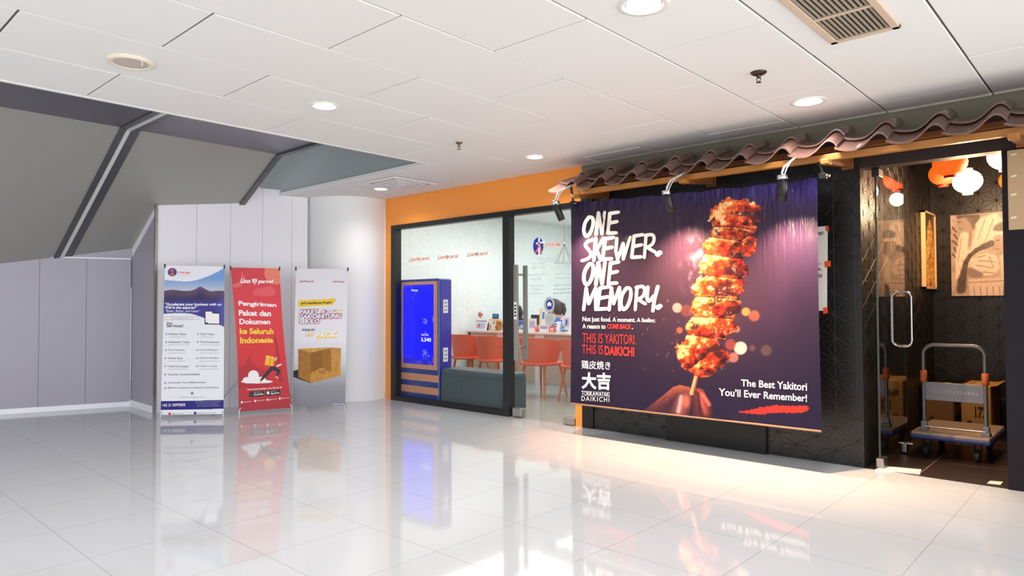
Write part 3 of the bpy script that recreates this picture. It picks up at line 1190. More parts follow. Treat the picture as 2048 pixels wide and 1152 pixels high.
def banner_y(x, z):
    """folds of the sheet: strong near the hem at the top, long and soft below"""
    top = np.clip((z - 1.45) / 0.65, 0, 1) ** 2
    s = 0
    for f, p, a in WV:
        s = s + a * np.sin(f * x + p + 0.35 * np.sin(2.1 * z + p)) / np.sqrt(f)
    s = s * 0.004 * (1 + 2.2 * top)
    cr = (fbm(x * 20, z * 6, 5, 3) - 0.5) * 0.020 * sstep(0.72, 1.0, (z - 0.3) / 1.8)
    sw = 0.006 * np.sin((x - bx0) / (bx1 - bx0) * PI) * np.clip((1.2 - z), 0, 1)
    return BY + s - cr - sw


def bplace(x, y, lift=0.0035):
    p = PY(x, y, BY)
    yy = float(banner_y(p[0], p[2]))
    return (p[0], yy - lift, p[2])


def banner_fn(u, v):
    x = (bxt0 + (bxb0 - bxt0) * (1 - v)) * (1 - u) + (bxt1 + (bxb1 - bxt1) * (1 - v)) * u
    zt = ztl + (ztr - ztl) * u + 0.006 * np.sin(u * 40) - 0.012 * np.sin(u * PI)
    zb = zbl + (zbr - zbl) * u
    z = zb + (zt - zb) * v
    x = x + (1 - v) * 0.0 - 0.006 * np.sin(v * PI) * (u - 0.5) * 2
    return np.stack([x, banner_y(x, z), z], -1)


def banner_paint(u, v, px, py):
    X = (px - 1120) * 2.1333
    Y = (py - 340) * 2.1333
    n1 = fbm(X / 160, Y / 200, 1)
    col = np.zeros(X.shape + (3,)) + np.array([34, 22, 46]) / 255
    mid = np.exp(-(((X - 560) / 420) ** 2 + ((Y - 520) / 360) ** 2))
    col = blend(col, mid * 0.75, (78, 50, 60))
    col = blend(col, sstep(0.45, 0.75, n1) * 0.25, (70, 44, 70))
    col = blend(col, sstep(760, 1080, Y) * 0.7, (26, 14, 45))
    col = blend(col, (1 - sstep(60, 200, Y)) * 0.8, (40, 28, 92))
    # soft smoke beside the skewer
    sx = X - (575 + 18 * np.sin(Y / 40.0) + 14 * np.sin(Y / 17.0))
    sm = np.exp(-(sx / 34) ** 2) * sstep(250, 320, Y) * (1 - sstep(500, 700, Y)) * sstep(0.4, 0.62, fbm(X / 22, Y / 40, 9))
    col = blend(col, sm * 0.7, (128, 108, 124))
    for cx, cy, r, c, a in ((500, 588, 21, (215, 165, 150), .75), (793, 605, 18, (240, 130, 60), .85), (828, 622, 24, (170, 90, 60), .6), (510, 684, 14, (210, 110, 60), .65), (770, 760, 28, (240, 190, 170), .9),
                            (728, 745, 24, (170, 70, 50), .6), (740, 800, 22, (190, 120, 100), .7), (715, 806, 17, (170, 90, 60), .5), (880, 770, 24, (95, 75, 66), .6), (540, 600, 26, (150, 70, 50), .5), (755, 680, 14, (190, 120, 90), .6), (820, 760, 14, (110, 80, 70), .5)):
        d = np.hypot(X - cx, Y - cy)
        col = blend(col, a * (1 - sstep(r - 4, r + 3, d)), c)
    # sparks
    rs = np.random.RandomState(8)
    for _ in range(46):
        cx, cy = rs.uniform(200, 760), rs.uniform(560, 860)
        L = rs.uniform(2, 8)
        an = rs.uniform(0.6, 1.6)
        col = blend(col, 0.5 * (capsule(X, Y, (cx, cy), (cx + L * math.cos(an), cy - L * math.sin(an)), 1.6, 1.0) > 0), (200, 150, 120))
    # the hand: folded finger, thumb in front, curled finger tip behind the stick
    def part(m, base, lit, shade):
        nonlocal col
        sh = np.clip(shade + 0.22 * (fbm(X / 11, Y / 11, 21) - .5), 0, 1)[..., None]
        c = (np.array(base) * (1 - sh) + np.array(lit) * sh) / 255
        m = np.clip(m, 0, 1)[..., None]
        col = col * (1 - m) + c * m

    def soft(P):
        return sum(inpoly(X + dx, Y + dy, P).astype(float) for dx, dy in ((0, 0), (2, 0), (-2, 0), (0, 2), (0, -2))) / 5
    wedge = [(318, 1048), (372, 1014), (440, 962), (482, 926), (512, 917), (552, 926), (566, 945), (540, 980), (505, 1010), (480, 1075), (300, 1075)]
    top = np.interp(X, [300, 372, 440, 482, 512, 552, 570], [1060, 1014, 962, 926, 917, 926, 945])
    part(soft(wedge), (58, 30, 42), (196, 96, 66), np.clip(0.95 - (Y - top) / 58, 0, 1) * sstep(320, 500, X) * .9)
    k = capsule(X, Y, (590, 962), (622, 1036), 33, 31)
    part(sstep(0, .07, k), (60, 26, 32), (206, 92, 74), np.clip(k * 1.1 + (985 - Y) / 150, 0, 1) * .85)
    k = capsule(X, Y, (608, 958), (636, 1000), 12, 14)
    part(sstep(0, .5, k) * .7, (150, 64, 54), (232, 132, 112), k)
    k = capsule(X, Y, (575, 962), (585, 1050), 22, 24)
    part(sstep(0, .1, k) * .85, (46, 22, 30), (120, 54, 50), k * .6)
    k = capsule(X, Y, (490, 1085), (530, 985), 48, 37)
    part(sstep(0, .07, k), (70, 38, 46), (188, 104, 90), np.clip(k * .75 + (1000 - Y) / 190 + .08, 0, 1))
    k = capsule(X, Y, (505, 1030), (517, 968), 13, 12)
    part(sstep(0, .5, k) * .75, (150, 110, 120), (222, 186, 190), k)
    k = capsule(X, Y, (538, 975), (540, 1000), 20, 22)
    part(sstep(0, .9, k) * .7, (190, 84, 60), (226, 110, 78), k)
    for a, b in (((454, 965), (420, 1000)), ((560, 968), (556, 1040))):
        col = blend(col, .45 * sstep(0, .8, capsule(X, Y, a, b, 5, 3)), (48, 22, 28))
    # stick
    k = capsule(X, Y, (590, 845), (562, 952), 8, 10)
    col = blend(col, sstep(0, .2, k), (226, 160, 110))
    col = blend(col, sstep(0, .3, capsule(X, Y, (595, 850), (570, 952), 3, 4)), (140, 70, 46))
    # the meat: seven lumps on the stick
    lumps = [((748, 205), 106, 84), ((738, 270), 96, 60), ((722, 325), 98, 66), ((800, 320), 40, 50), ((694, 415), 104, 66), ((672, 500), 112, 70), ((656, 585), 106, 68), ((645, 670), 108, 62),
             ((608, 765), 100, 74), ((650, 800), 70, 60), ((565, 795), 60, 56), ((620, 840), 66, 48)]
    wob = (fbm(X / 20, Y / 20, 31, 3) - .5) * 0.75 + (fbm(X / 60, Y / 60, 36, 2) - .5) * 0.5
    field = np.full(X.shape, -9.0)
    edge = np.full(X.shape, -9.0)
    lit = np.zeros(X.shape)
    for li, ((cx, cy), rx, ry) in enumerate(lumps):
        f = 1 - np.hypot((X - cx) / rx, (Y - cy) / ry) + wob * 0.6
        l = np.clip(0.62 - 0.34 * (X - cx) / rx - 0.42 * (Y - cy) / ry, 0, 1)
        lit = np.where(f > field, l, lit)
        if li in (3, 9, 10, 11):
            edge = np.where(f > field, np.maximum(edge, f), edge)
        else:
            edge = np.where(f > field, f - field, np.minimum(edge, field - f))
        field = np.maximum(field, f)
    inside = sstep(0.0, 0.05, field)
    seam = 1 - sstep(0.0, 0.10, edge)
    d1 = fbm(X / 25, Y / 21, 41, 4)
    d2 = fbm(X / 38, Y / 30, 47, 3)
    d3 = fbm(X / 7, Y / 7, 53, 2)
    tone = np.clip(-0.02 + lit * 1.02 + (d1 - .5) * 1.25 + (d3 - .5) * 0.25, 0, 1)
    stops = [(0.0, (34, 10, 12)), (0.25, (92, 20, 16)), (0.48, (158, 38, 20)), (0.68, (196, 66, 28)), (0.86, (222, 112, 46)), (1.0, (244, 180, 116))]
    mc = np.stack([np.interp(tone, [s[0] for s in stops], [s[1][k] / 255 for s in stops]) for k in range(3)], -1)
    char = sstep(0.60, 0.70, d2 * 0.8 + d1 * 0.25 - 0.10 * (lit - .5) + 0.06 * sstep(640, 760, X + (Y - 400) * .35))
    mc = mc * (1 - 0.82 * char[..., None]) + np.array([46, 20, 24]) / 255 * 0.82 * char[..., None]
    mc = mc * (1 - 0.62 * seam[..., None])
    glow = sstep(0.06, 0.12, edge) * (1 - sstep(0.12, 0.24, edge)) * sstep(.42, .6, d1)
    mc = blend(mc, glow * 0.55, (248, 140, 60))
    rim = sstep(0.02, 0.1, field) * (1 - sstep(0.1, 0.2, field)) * sstep(.45, .6, d1)
    mc = blend(mc, rim * 0.4, (240, 120, 50))
    hi = sstep(0.72, 0.80, d3 * 0.5 + d1 * 0.6) * (0.2 + .8 * lit)
    mc = blend(mc, hi * 0.7, (255, 226, 185))
    col = col * (1 - inside[..., None]) + mc * inside[..., None]
    # red brush mark
    bx = (X - 765) / 292
    bc = 1028 - 16 * bx + 3 * np.sin(bx * 9)
    bh = np.interp(bx, [0, .12, .3, .9, 1], [1, 6, 15, 15, 9]) + (fbm(X / 6, Y / 30, 61, 2) - .5) * 9
    m = (bx > 0) & (bx < 1.0 + 0.02 * np.sin(Y)) & (np.abs(Y - bc - 4) < bh)
    col = blend(col, m * (0.75 + 0.25 * fbm(X / 30, Y / 5, 66, 2)), (230, 52, 36))
    return col


def vinyl_wrinkle(nt, b):
    tc = nt.nodes.new('ShaderNodeTexCoord')
    sep = nt.nodes.new('ShaderNodeSeparateXYZ')
    nt.links.new(tc.outputs['Object'], sep.inputs[0])
    mr = nt.nodes.new('ShaderNodeMapRange')
    mr.inputs['From Min'].default_value = -0.75
    mr.inputs['From Max'].default_value = -0.05
    mr.inputs['To Min'].default_value = 0.30
    mr.inputs['To Max'].default_value = 1.0
    nt.links.new(sep.outputs['Z'], mr.inputs['Value'])
    pw = nt.nodes.new('ShaderNodeMath')
    pw.operation = 'POWER'
    pw.inputs[1].default_value = 2.0
    nt.links.new(mr.outputs[0], pw.inputs[0])
    mp = nt.nodes.new('ShaderNodeMapping')
    mp.inputs['Scale'].default_value = (1, 0.2, 0.22)
    nt.links.new(tc.outputs['Object'], mp.inputs[0])
    n = nt.nodes.new('ShaderNodeTexNoise')
    n.inputs['Scale'].default_value = 24
    n.inputs['Detail'].default_value = 3
    n.inputs['Distortion'].default_value = 0.6
    nt.links.new(mp.outputs[0], n.inputs['Vector'])
    bp = nt.nodes.new('ShaderNodeBump')
    bp.inputs['Distance'].default_value = 0.03
    nt.links.new(pw.outputs[0], bp.inputs['Strength'])
    nt.links.new(n.outputs['Fac'], bp.inputs['Height'])
    mp2 = nt.nodes.new('ShaderNodeMapping')
    mp2.inputs['Scale'].default_value = (1, 0.2, 0.012)
    nt.links.new(tc.outputs['Object'], mp2.inputs[0])
    n2 = nt.nodes.new('ShaderNodeTexNoise')
    n2.inputs['Scale'].default_value = 34
    n2.inputs['Detail'].default_value = 3
    nt.links.new(mp2.outputs[0], n2.inputs['Vector'])
    bp2 = nt.nodes.new('ShaderNodeBump')
    bp2.inputs['Distance'].default_value = 0.012
    bp2.inputs['Strength'].default_value = 0.35
    nt.links.new(n2.outputs['Fac'], bp2.inputs['Height'])
    nt.links.new(bp.outputs[0], bp2.inputs['Normal'])
    nt.links.new(bp2.outputs[0], b.inputs['Normal'])


print_mat('vinyl_print', 0.36, 0.27, wrinkle=vinyl_wrinkle)
mat('banner_cream', rgb(246, 236, 222), 0.45)
mat('banner_white', rgb(240, 240, 242), 0.45)
mat('banner_red', rgb(226, 52, 40), 0.45)
mat('banner_edge', rgb(150, 112, 84), 0.5)
bn = wthing('vinyl_banner', 'large dark purple vinyl banner with a grilled meat skewer hung across the restaurant front', 'banner', ((bx0 + bx1) / 2, BY, ztl))
painted('printed_sheet', banner_fn, 440, 400, banner_paint, 'vinyl_print', bn)
# headline in brush letters
c8 = lambda x, y: bplace(1150 + x / 4.8, 400 + y / 4.8)
STROKES = {
    'O': [[(.55, .06), (.22, .35), (.12, .72), (.32, .95), (.62, .78), (.82, .4), (.78, .12), (.55, .06)]],
    'N': [[(.10, .98), (.30, .05)], [(.30, .05), (.62, .95)], [(.62, .95), (.88, .03)]],
    'E': [[(.30, .08), (.12, .94)], [(.28, .08), (.95, .02)], [(.22, .50), (.85, .43)], [(.12, .94), (.80, .92)]],
    'S': [[(.92, .05), (.55, .10), (.32, .28), (.55, .48), (.72, .66), (.55, .86), (.05, .97)]],
    'K': [[(.32, .05), (.14, .98)], [(.95, .05), (.34, .55)], [(.36, .52), (.72, .97)]],
    'W': [[(.18, .10), (.12, .62), (.22, .95)], [(.22, .95), (.52, .30)], [(.52, .30), (.52, .95)], [(.52, .95), (.90, .04)]],
    'R': [[(.28, .06), (.14, .97)], [(.20, .08), (.72, .05), (.86, .22), (.70, .44), (.26, .56)], [(.34, .55), (.92, .74)]],
    'M': [[(.10, .97), (.26, .06)], [(.26, .06), (.42, .72)], [(.42, .72), (.84, .05)], [(.84, .05), (.86, .97)]],
    'Y': [[(.22, .06), (.16, .45), (.30, .60), (.62, .40)], [(.90, .04), (.66, .55), (.56, .98)]],
    '.': [[(.40, .60), (.62, .45)]],
}
mb = MB()
for word in ([('O', 72, 150, 198, 358), ('N', 192, 110, 296, 335), ('E', 300, 112, 425, 332)],
             [('S', 62, 372, 192, 590), ('K', 165, 355, 280, 588), ('E', 250, 355, 380, 582), ('W', 372, 345, 550, 580), ('E', 530, 328, 665, 565), ('R', 650, 322, 780, 562), ('.', 762, 465, 850, 556)],
             [('O', 72, 598, 200, 825), ('N', 190, 590, 302, 820), ('E', 305, 590, 430, 815)],
             [('M', 70, 832, 222, 1062), ('E', 198, 828, 338, 1062), ('M', 315, 825, 450, 1064), ('O', 425, 828, 562, 1062), ('R', 562, 820, 690, 1062), ('Y', 672, 820, 812, 1072), ('.', 768, 985, 850, 1062)]):
    for ch, x0, y0, x1, y1 in word:
        for st in STROKES[ch]:
            w = 60 if ch == '.' else (33 if ch in 'SKWRM' else 36)
            P = [(x0 + (x1 - x0) * a, y0 + (y1 - y0) * b) for a, b in st]
            sm = len(P) > 3 or ch in 'S'
            ribbon(mb, P, lambda t, w=w, ch=ch: w * (1 - 0.10 * t) if ch != '.' else w * (0.75 + .5 * math.sin(PI * t)), c8, 0, smooth=sm)
            if not sm and ch != '.':
                for q in P[1:-1]:
                    disc(mb, q[0], q[1], w * .46, w * .46, c8, 0, 10)
            for q, ww in ((P[0], .47), (P[-1], .42)):
                disc(mb, q[0], q[1], w * ww, w * ww * 0.9, c8, 0, 9)
o = mb.build('headline_lettering', 'banner_cream', bn)
c7 = lambda x, y: bplace(1120 + x / 2.1333, 340 + y / 2.1333)
mw, mr = MB(), MB()
text_fit(mw, 'Not just food. A moment. A feeling.', (97, 625, 652, 409, 632, 656), c7, 0, 0.018)
mw = block(mw, 'tagline', 'banner_white', bn)
text_fit(mw, 'A reason to', (97, 656, 676, 194, 657, 678), c7, 0, 0.018)
text_fit(mr, 'COME BACK', (201, 657, 677, 306, 659, 679), c7, 0, 0.035)
text_fit(mw, '.', (308, 674, 679, 313, 674, 679), c7, 0, 0.018)
mr = block(mr, 'closing_words', 'banner_red', bn)
text_fit(mr, 'THIS IS YAKITORI', (97, 695, 737, 318, 703, 744), c7, 0, 0.0)
mr = block(mr, 'red_slogan', 'banner_red', bn)
text_fit(mr, 'THIS IS', (95, 745, 783, 184, 748, 787), c7, 0, 0.0)
text_fit(mr, 'DAIKICHI', (191, 750, 790, 318, 756, 796), c7, 0, 0.035)
mw = block(mw, 'tagline', 'banner_white', bn)
text_fit(mw, '鶏皮焼き', (93, 811, 848, 216, 817, 853), c7, 0, 0.009)
mw = block(mw, 'brand_characters', 'banner_white', bn)
text_fit(mw, '大吉', (93, 862, 934, 217, 866, 940), c7, 0, 0.036)
mw = block(mw, 'brand_characters', 'banner_white', bn)
text_fit(mw, 'TORIKAWAYAKI', (93, 941, 962, 212, 947, 968), c7, 0, 0.008)
text_fit(mw, 'DAIKICHI', (93, 964, 984, 211, 970, 990), c7, 0, 0.004, 0, 1.25)
mw = block(mw, 'brand_name', 'banner_white', bn)
text_fit(mw, 'The Best Yakitori', (774, 893, 922, 1055, 908, 942), c7, 0, 0.016)
mw = block(mw, 'slogan', 'banner_white', bn)
text_fit(mw, 'You\u2019ll Ever Remember!', (680, 930, 962, 1055, 958, 989), c7, 0, 0.016)
mw.build('slogan', 'banner_white', bn)
mr.build('red_slogan', 'banner_red', bn)
mb = MB()
mb.tube([(bx0, BY - .002, zbl - .003), (bx1, BY - .002, zbr - .003)], 0.008, 8)
mb.build('bottom_rod', 'banner_edge', bn)
for a, b, k, lb in ((PY(1142, 374, 4.95), PY(1147, 407, 4.985), 0, 'black strap holding the banner corner by the orange front'), (PY(1634, 312, 4.95), PY(1647, 352, 4.985), 1, 'black strap with clamp holding the banner corner by the doorway')):
    t = wthing('banner_strap', lb, 'strap', tuple(b), 'straps that hold the big banner')
    d = Vector(b) - Vector(a)
    MB().tube([a, Vector(a) + d * .5, b], 0.011, 8).build('strap', 'black_plastic', t)
    MB().box((b[0] - .028, b[1] - .02, b[2] - .022), (b[0] + .022, b[1] + .02, b[2] + .02), 0.004).build('clamp', 'black_plastic', t)
    MB().tube([(b[0] + .015, b[1] - .01, b[2]), (b[0] + .045, b[1] - .01, b[2] - .004)], 0.009, 10).build('clamp_screw', 'steel', t)

# ------------------------------------------------------------------ notices taped to the dark wall
mat('paper', rgb(236, 228, 216), 0.7)
mat('tape_orange', rgb(234, 84, 34), 0.5)
mat('ink', rgb(60, 50, 46), 0.7)
NY = D - 0.006
pn = lambda x, y: tuple(PY(x, y, NY))
pnf = lambda x, y: tuple(PY(x, y, NY - 0.0016))
for pts, words_, lb, tapes in (((1590, 452, 1655, 525), (('INFO', 1637, 468, 1648),), 'plain white notice taped on the dark wall behind the banner edge, the higher of two', ((1651, 452, 1657, 462),)),
                               ((1590, 527, 1654, 619), (('KERJA', 1608, 541, 1643), ('LOKASI', 1604, 553, 1644)), 'white notice with bold black words taped on the dark wall, the lower of two', ((1649, 522, 1661, 534), (1646, 615, 1655, 627)))):
    x0, y0, x1, y1 = pts
    c = PY((x0 + x1) / 2, (y0 + y1) / 2, NY)
    t = wthing('paper_notice', lb, 'notice', tuple(c), 'paper notices beside the doorway')
    MB().prism([pn(x0, y0 + 5), pn(x1, y0), pn(x1, y1 + 3), pn(x0, y1)], (0, 0.003, 0)).build('sheet', 'paper', t)
    mb = MB()
    for s, a, y, b in words_:
        text_fit(mb, s, (a, y - 4, y + 3, b, y - 5, y + 2), pnf, 0, 0.02)
    mb.build('lettering', 'ink', t)
    for a, b_, c_, d_ in tapes:
        MB().prism([pnf(a, b_ + 1), pnf(c_, b_ - 1), pnf(c_ + .5, d_ - 1), pnf(a + .5, d_ + 1)], (0, 0.001, 0)).build('tape', 'tape_orange', t)
# ------------------------------------------------------------------ three x-stand banners
mat('stand_black', rgb(40, 40, 44), 0.4)
mat('stand_grey', rgb(190, 192, 196), 0.3, 0.6)
print_mat('poster_print', 0.5, 0.35)
mat('navy_print', rgb(44, 38, 128), 0.5)
mat('ink_blue', rgb(52, 56, 150), 0.5)
mat('ink_grey', rgb(132, 134, 148), 0.6)
mat('ink_light', rgb(190, 192, 202), 0.6)
mat('ink_orange', rgb(236, 112, 60), 0.5)
mat('ink_green', rgb(80, 190, 110), 0.5)
mat('ink_dark', rgb(44, 40, 60), 0.5)
mat('ink_white', rgb(250, 246, 246), 0.5)
mat('ink_yellow', rgb(252, 212, 50), 0.5)
mat('ink_red', rgb(214, 44, 52), 0.5)
mat('ink_black', rgb(24, 22, 26), 0.5)


def stand(label, bl, br, tl, tr, painter, nu, nv, bow=0.0, hem=0.02, spread=0.22):
    BL, BR = PZ(*bl, 0.0), PZ(*br, 0.0)
    BL[2] = BR[2] = 0
    TL, TR = PV(BL, *tl), PV(BR, *tr)
    n = np.cross(BR - BL, (TL + TR) / 2 - BL)
    n /= np.linalg.norm(n)
    if n @ (EYE - BL) < 0:
        n = -n
    p0 = BL + n * 0.0
    c = [PP(*q, p0, n) for q in (bl, br, tr, tl)]
    base = (BL + BR) / 2
    t = wthing('banner_stand', label, 'banner stand', (base[0], base[1], 0), 'pull-up banners along the white panelled wall')
    place = lambda x, y, e=0.002: tuple(PP(x, y, p0, n) + n * e)

    def fn(u, v):
        v2 = hem + (1 - hem) * v
        u2 = u + bow * np.sin(v * PI) * (0.5 - u) * 2
        a = c[0] + 0 * u[..., None] + (c[1] - c[0]) * u2[..., None]
        b = c[3] + (c[2] - c[3]) * u2[..., None]
        p = a + (b - a) * v2[..., None]
        return p
    painted('printed_sheet', fn, nu, nv, painter, 'poster_print', t)
    # white back of the sheet
    mb = MB()
    g = lambda u, v: tuple(fn(np.array([u]), np.array([v]))[0] - n * 0.003)
    mb.grid(g, 8, 16, flip=False)
    mb.build('sheet_back', 'paper', t)
    # x-shaped frame behind, feet on the floor
    bk = -n * 0.04
    hub = (c[0] + c[1] + c[2] + c[3]) / 4 - n * 0.10
    hub[2] = 0.62
    for q, up in ((c[3], 1), (c[2], 1)):
        tip = q + np.array([0, 0, 0.016]) + n * 0.004
        mb = MB().tube([tuple(hub), tuple(q * .5 + hub * .5 + bk * .5), tuple(q + bk * .2), tuple(tip)], 0.006, 8)
        mb.tube([tuple(q + n * 0.006 - np.array([0, 0, .025])), tuple(tip)], 0.008, 8)
        mb.build('arm', 'stand_black', t)
    for q in (c[0], c[1]):
        f = q + n * 0.004
        f[2] = 0.012
        h = q.copy()
        h[2] = hem * 1.6
        mb = MB().tube([tuple(hub), tuple((h + hub) / 2 + bk * .4), tuple(h + n * .004), tuple(f)], 0.006, 8)
        mb.tube([tuple(f + np.array([0, 0, 0.02])), tuple(f - np.array([0, 0, .010]))], 0.010, 8)
        mb.build('lower_arm', 'stand_grey', t)
    side = (c[1] - c[0]) / np.linalg.norm(c[1] - c[0])
    for sg in (-1, 1):
        back = hub - n * 0.16 + side * sg * spread
        back[2] = 0.008
        MB().tube([tuple(hub), tuple(back)], 0.007, 8).tube([tuple(back + n * .01 + np.array([0, 0, .004])), tuple(back)], 0.011, 8).build('rear_leg', 'stand_grey', t)
    return t, place, c, n


def xy2(px, py, x0, y0, s):
    return (px - x0) * s, (py - y0) * s


def paint_blue(u, v, px, py):
    X, Y = xy2(px, py, 300, 500, 3.2)        # the scale in which the print was drawn
    col = np.ones(X.shape + (3,)) * np.array([240, 240, 246]) / 255
    top = 110 + 84 * np.sin(np.clip((X - 85) / 300, 0, 1) * PI * .5) * 0 + 190 - 105
    curve = 192 + 10 * np.sin((X - 90) / 120) - np.clip((X - 230) / 250, 0, 1) ** 1.6 * 78
    low = 408 + np.clip((X - 250) / 230, 0, 1) ** 1.5 * 88 - 4 * np.sin((X - 90) / 60)
    sky = (Y > curve) & (Y < low)
    s = np.clip((Y - 180) / 90, 0, 1)
    sc = (np.array([120, 160, 220])[None, None] * (1 - s[..., None]) + np.array([206, 206, 214])[None, None] * s[..., None]) / 255
    col = np.where(sky[..., None], sc, col)
    ridge = 262 - 26 * np.exp(-((X - 322) / 34) ** 2) - 8 * np.exp(-((X - 150) / 50) ** 2) + 8 * (fbm(X / 30, X * 0, 3) - .5)
    m = sky & (Y > ridge)
    k = np.clip((Y - ridge) / 60, 0, 1)
    mc = blend(np.ones(X.shape + (3,)) * np.array([112, 84, 108]) / 255, k, (52, 44, 92))
    mc = blend(mc, sstep(.5, .7, fbm(X / 24, Y / 9, 7)) * .5, (80, 60, 60))
    mc = blend(mc, sstep(300, 350, Y), (66, 60, 150))
    mc = blend(mc, sstep(400, 480, X) * sstep(260, 330, Y) * .5, (110, 110, 190))
    col = np.where(m[..., None], mc, col)
    band = (Y > 968 - (X - 70) * .02) & (Y < 1024 - (X - 70) * .018)
    col = np.where(band[..., None], np.array([44, 38, 128]) / 255, col)
    return col


t, pl, c, n = stand('white and navy banner stand with a mountain picture and service lists, nearest the wall corner', (321, 836), (447, 834), (330, 531), (449, 533), paint_blue, 190, 440)
mb = MB()
q = lambda x, y: pl(300 + x / 3.2, 500 + y / 3.2)
qf = lambda x, y: pl(300 + x / 3.2, 500 + y / 3.2, 0.004)
disc(mb, 143, 142, 29, 27, q, 0)
ribbon(mb, [(143, 118), (143, 166)], 7, qf, 1)
ribbon(mb, [(128, 134), (158, 130)], 6, qf, 1)
ribbon(mb, [(142, 138), (138, 154), (126, 164)], 7, qf, 1)
ribbon(mb, [(146, 138), (150, 154), (160, 162)], 7, qf, 1)
text_fit(mb, 'JT PRATAMA', (178, 138, 154, 258, 140, 156), q, 1, 0.03)
text_fit(mb, 'Tour and Travel', (180, 158, 163, 250, 159, 164), q, 2)
M1 = ['ink_blue', 'ink_orange', 'ink_grey', 'ink_white', 'ink_dark', 'ink_light', 'ink_green', 'ink_red']
mb = block(mb, 'logo', M1, t)
text_fit(mb, '\u201cAccelerate your business with us.', (98, 336, 362, 460, 340, 360), q, 3, 0.03, 0.2)
text_fit(mb, 'We\u2019re the experts!\u201d', (98, 358, 382, 302, 360, 382), q, 3, 0.03, 0.2)
text_fit(mb, '\u201cEasier, Better, and Faster\u201d', (98, 382, 400, 322, 384, 400), q, 3, 0.0, 0.2)
poly(mb, [(96, 427), (312, 427), (312, 446), (96, 446)], q, 2)
poly(mb, [(98, 429), (310, 429), (310, 444), (98, 444)], qf, 3)
text_fit(mb, 'www.jtpratama.com', (134, 431, 443, 280, 431, 443), lambda x, y: pl(300 + x / 3.2, 500 + y / 3.2, 0.005), 2)
mb = block(mb, 'quotation', M1, t)
text_fit(mb, 'Our', (107, 460, 478, 146, 460, 478), q, 4, 0.02)
text_fit(mb, 'Services!', (107, 476, 494, 212, 476, 494), q, 4, 0.02)
mb = block(mb, 'list_heading', M1, t)
for y, a, b, c1 in ((539, 'Airlines Ticket', 'Train Ticket', 232), (590, 'Admission Ticket', 'Travel Insurance', 256), (642, 'Tour Package', 'Cruise Package', 227), (693, 'Vehicle Rent', 'Airport Handling', 216), (745, 'Travel Document', 'Courier / Logistic', 254)):
    sh = (y - 539) * -0.035
    for x0, s, x1 in ((100, a, c1), (302, b, {539: 410, 590: 447, 642: 438, 693: 448, 745: 438}[y])):
        poly(mb, [(x0 + sh, y - 8), (x0 + 12 + sh, y - 1), (x0 + sh, y + 7), (x0 + 4 + sh, y - 1)], q, 0)
        text_fit(mb, s, (x0 + 18 + sh, y - 8, y + 5, x1 + sh, y - 7, y + 6), q, 2 if s else 2, 0.02)
        for k in range(12):
            xx = x0 + 22 + sh + k * 11
            if xx < x1:
                poly(mb, [(xx, y + 16), (xx + 8, y + 16), (xx + 8, y + 20), (xx, y + 20)], q, 5)
        mb = block(mb, 'service_line', M1, t)
for y, s, x1 in ((797, 'Voucher Accommodation', 320), (851, 'Corporate Travel Management', 357), (884, 'Meeting Incentive Conference Exhibition', 440)):
    poly(mb, [(92, y - 7), (105, y), (92, y + 8), (96, y)], q, 0)
    text_fit(mb, s, (114, y - 8, y + 6, x1, y - 10, y + 4), q, 2, 0.02)
    mb = block(mb, 'service_line', M1, t)
disc(mb, 270, 917, 10, 10, q, 6)
text_fit(mb, 'member of travel agents association', (190, 939, 947, 354, 937, 946), q, 2)
mb = block(mb, 'membership_line', M1, t)
text_fit(mb, '+62 21 50970055', (78, 984, 1002, 227, 981, 999), q, 3, 0.02)
mb = block(mb, 'telephone_line', M1, t)
for k, x1 in enumerate((456, 440, 452)):
    text_fit(mb, 'Jalan Raya Boulevard Gading Barat', (288 if k == 0 else 300, 968 + 13 * k, 976 + 13 * k, x1, 966 + 13 * k, 974 + 13 * k), q, 5)
mb = block(mb, 'contact_band', M1, t)
disc(mb, 126, 1048, 8, 9, q, 7)
disc(mb, 289, 1044, 9, 10, q, 0)
text_fit(mb, '@jtpratama', (142, 1043, 1053, 214, 1042, 1052), q, 2)
text_fit(mb, 'jtpratama tour travel', (304, 1039, 1049, 420, 1037, 1047), q, 2)
mb = block(mb, 'social_line', M1, t)
# tablet drawing beside the intro
poly(mb, [(350, 388), (405, 388), (405, 402), (448, 402), (448, 478), (350, 476)], q, 4)
poly(mb, [(356, 394), (399, 394), (399, 406), (444, 408), (444, 472), (372, 470), (372, 464), (356, 464)], qf, 3)
mb.build('tablet_drawing', M1, t)


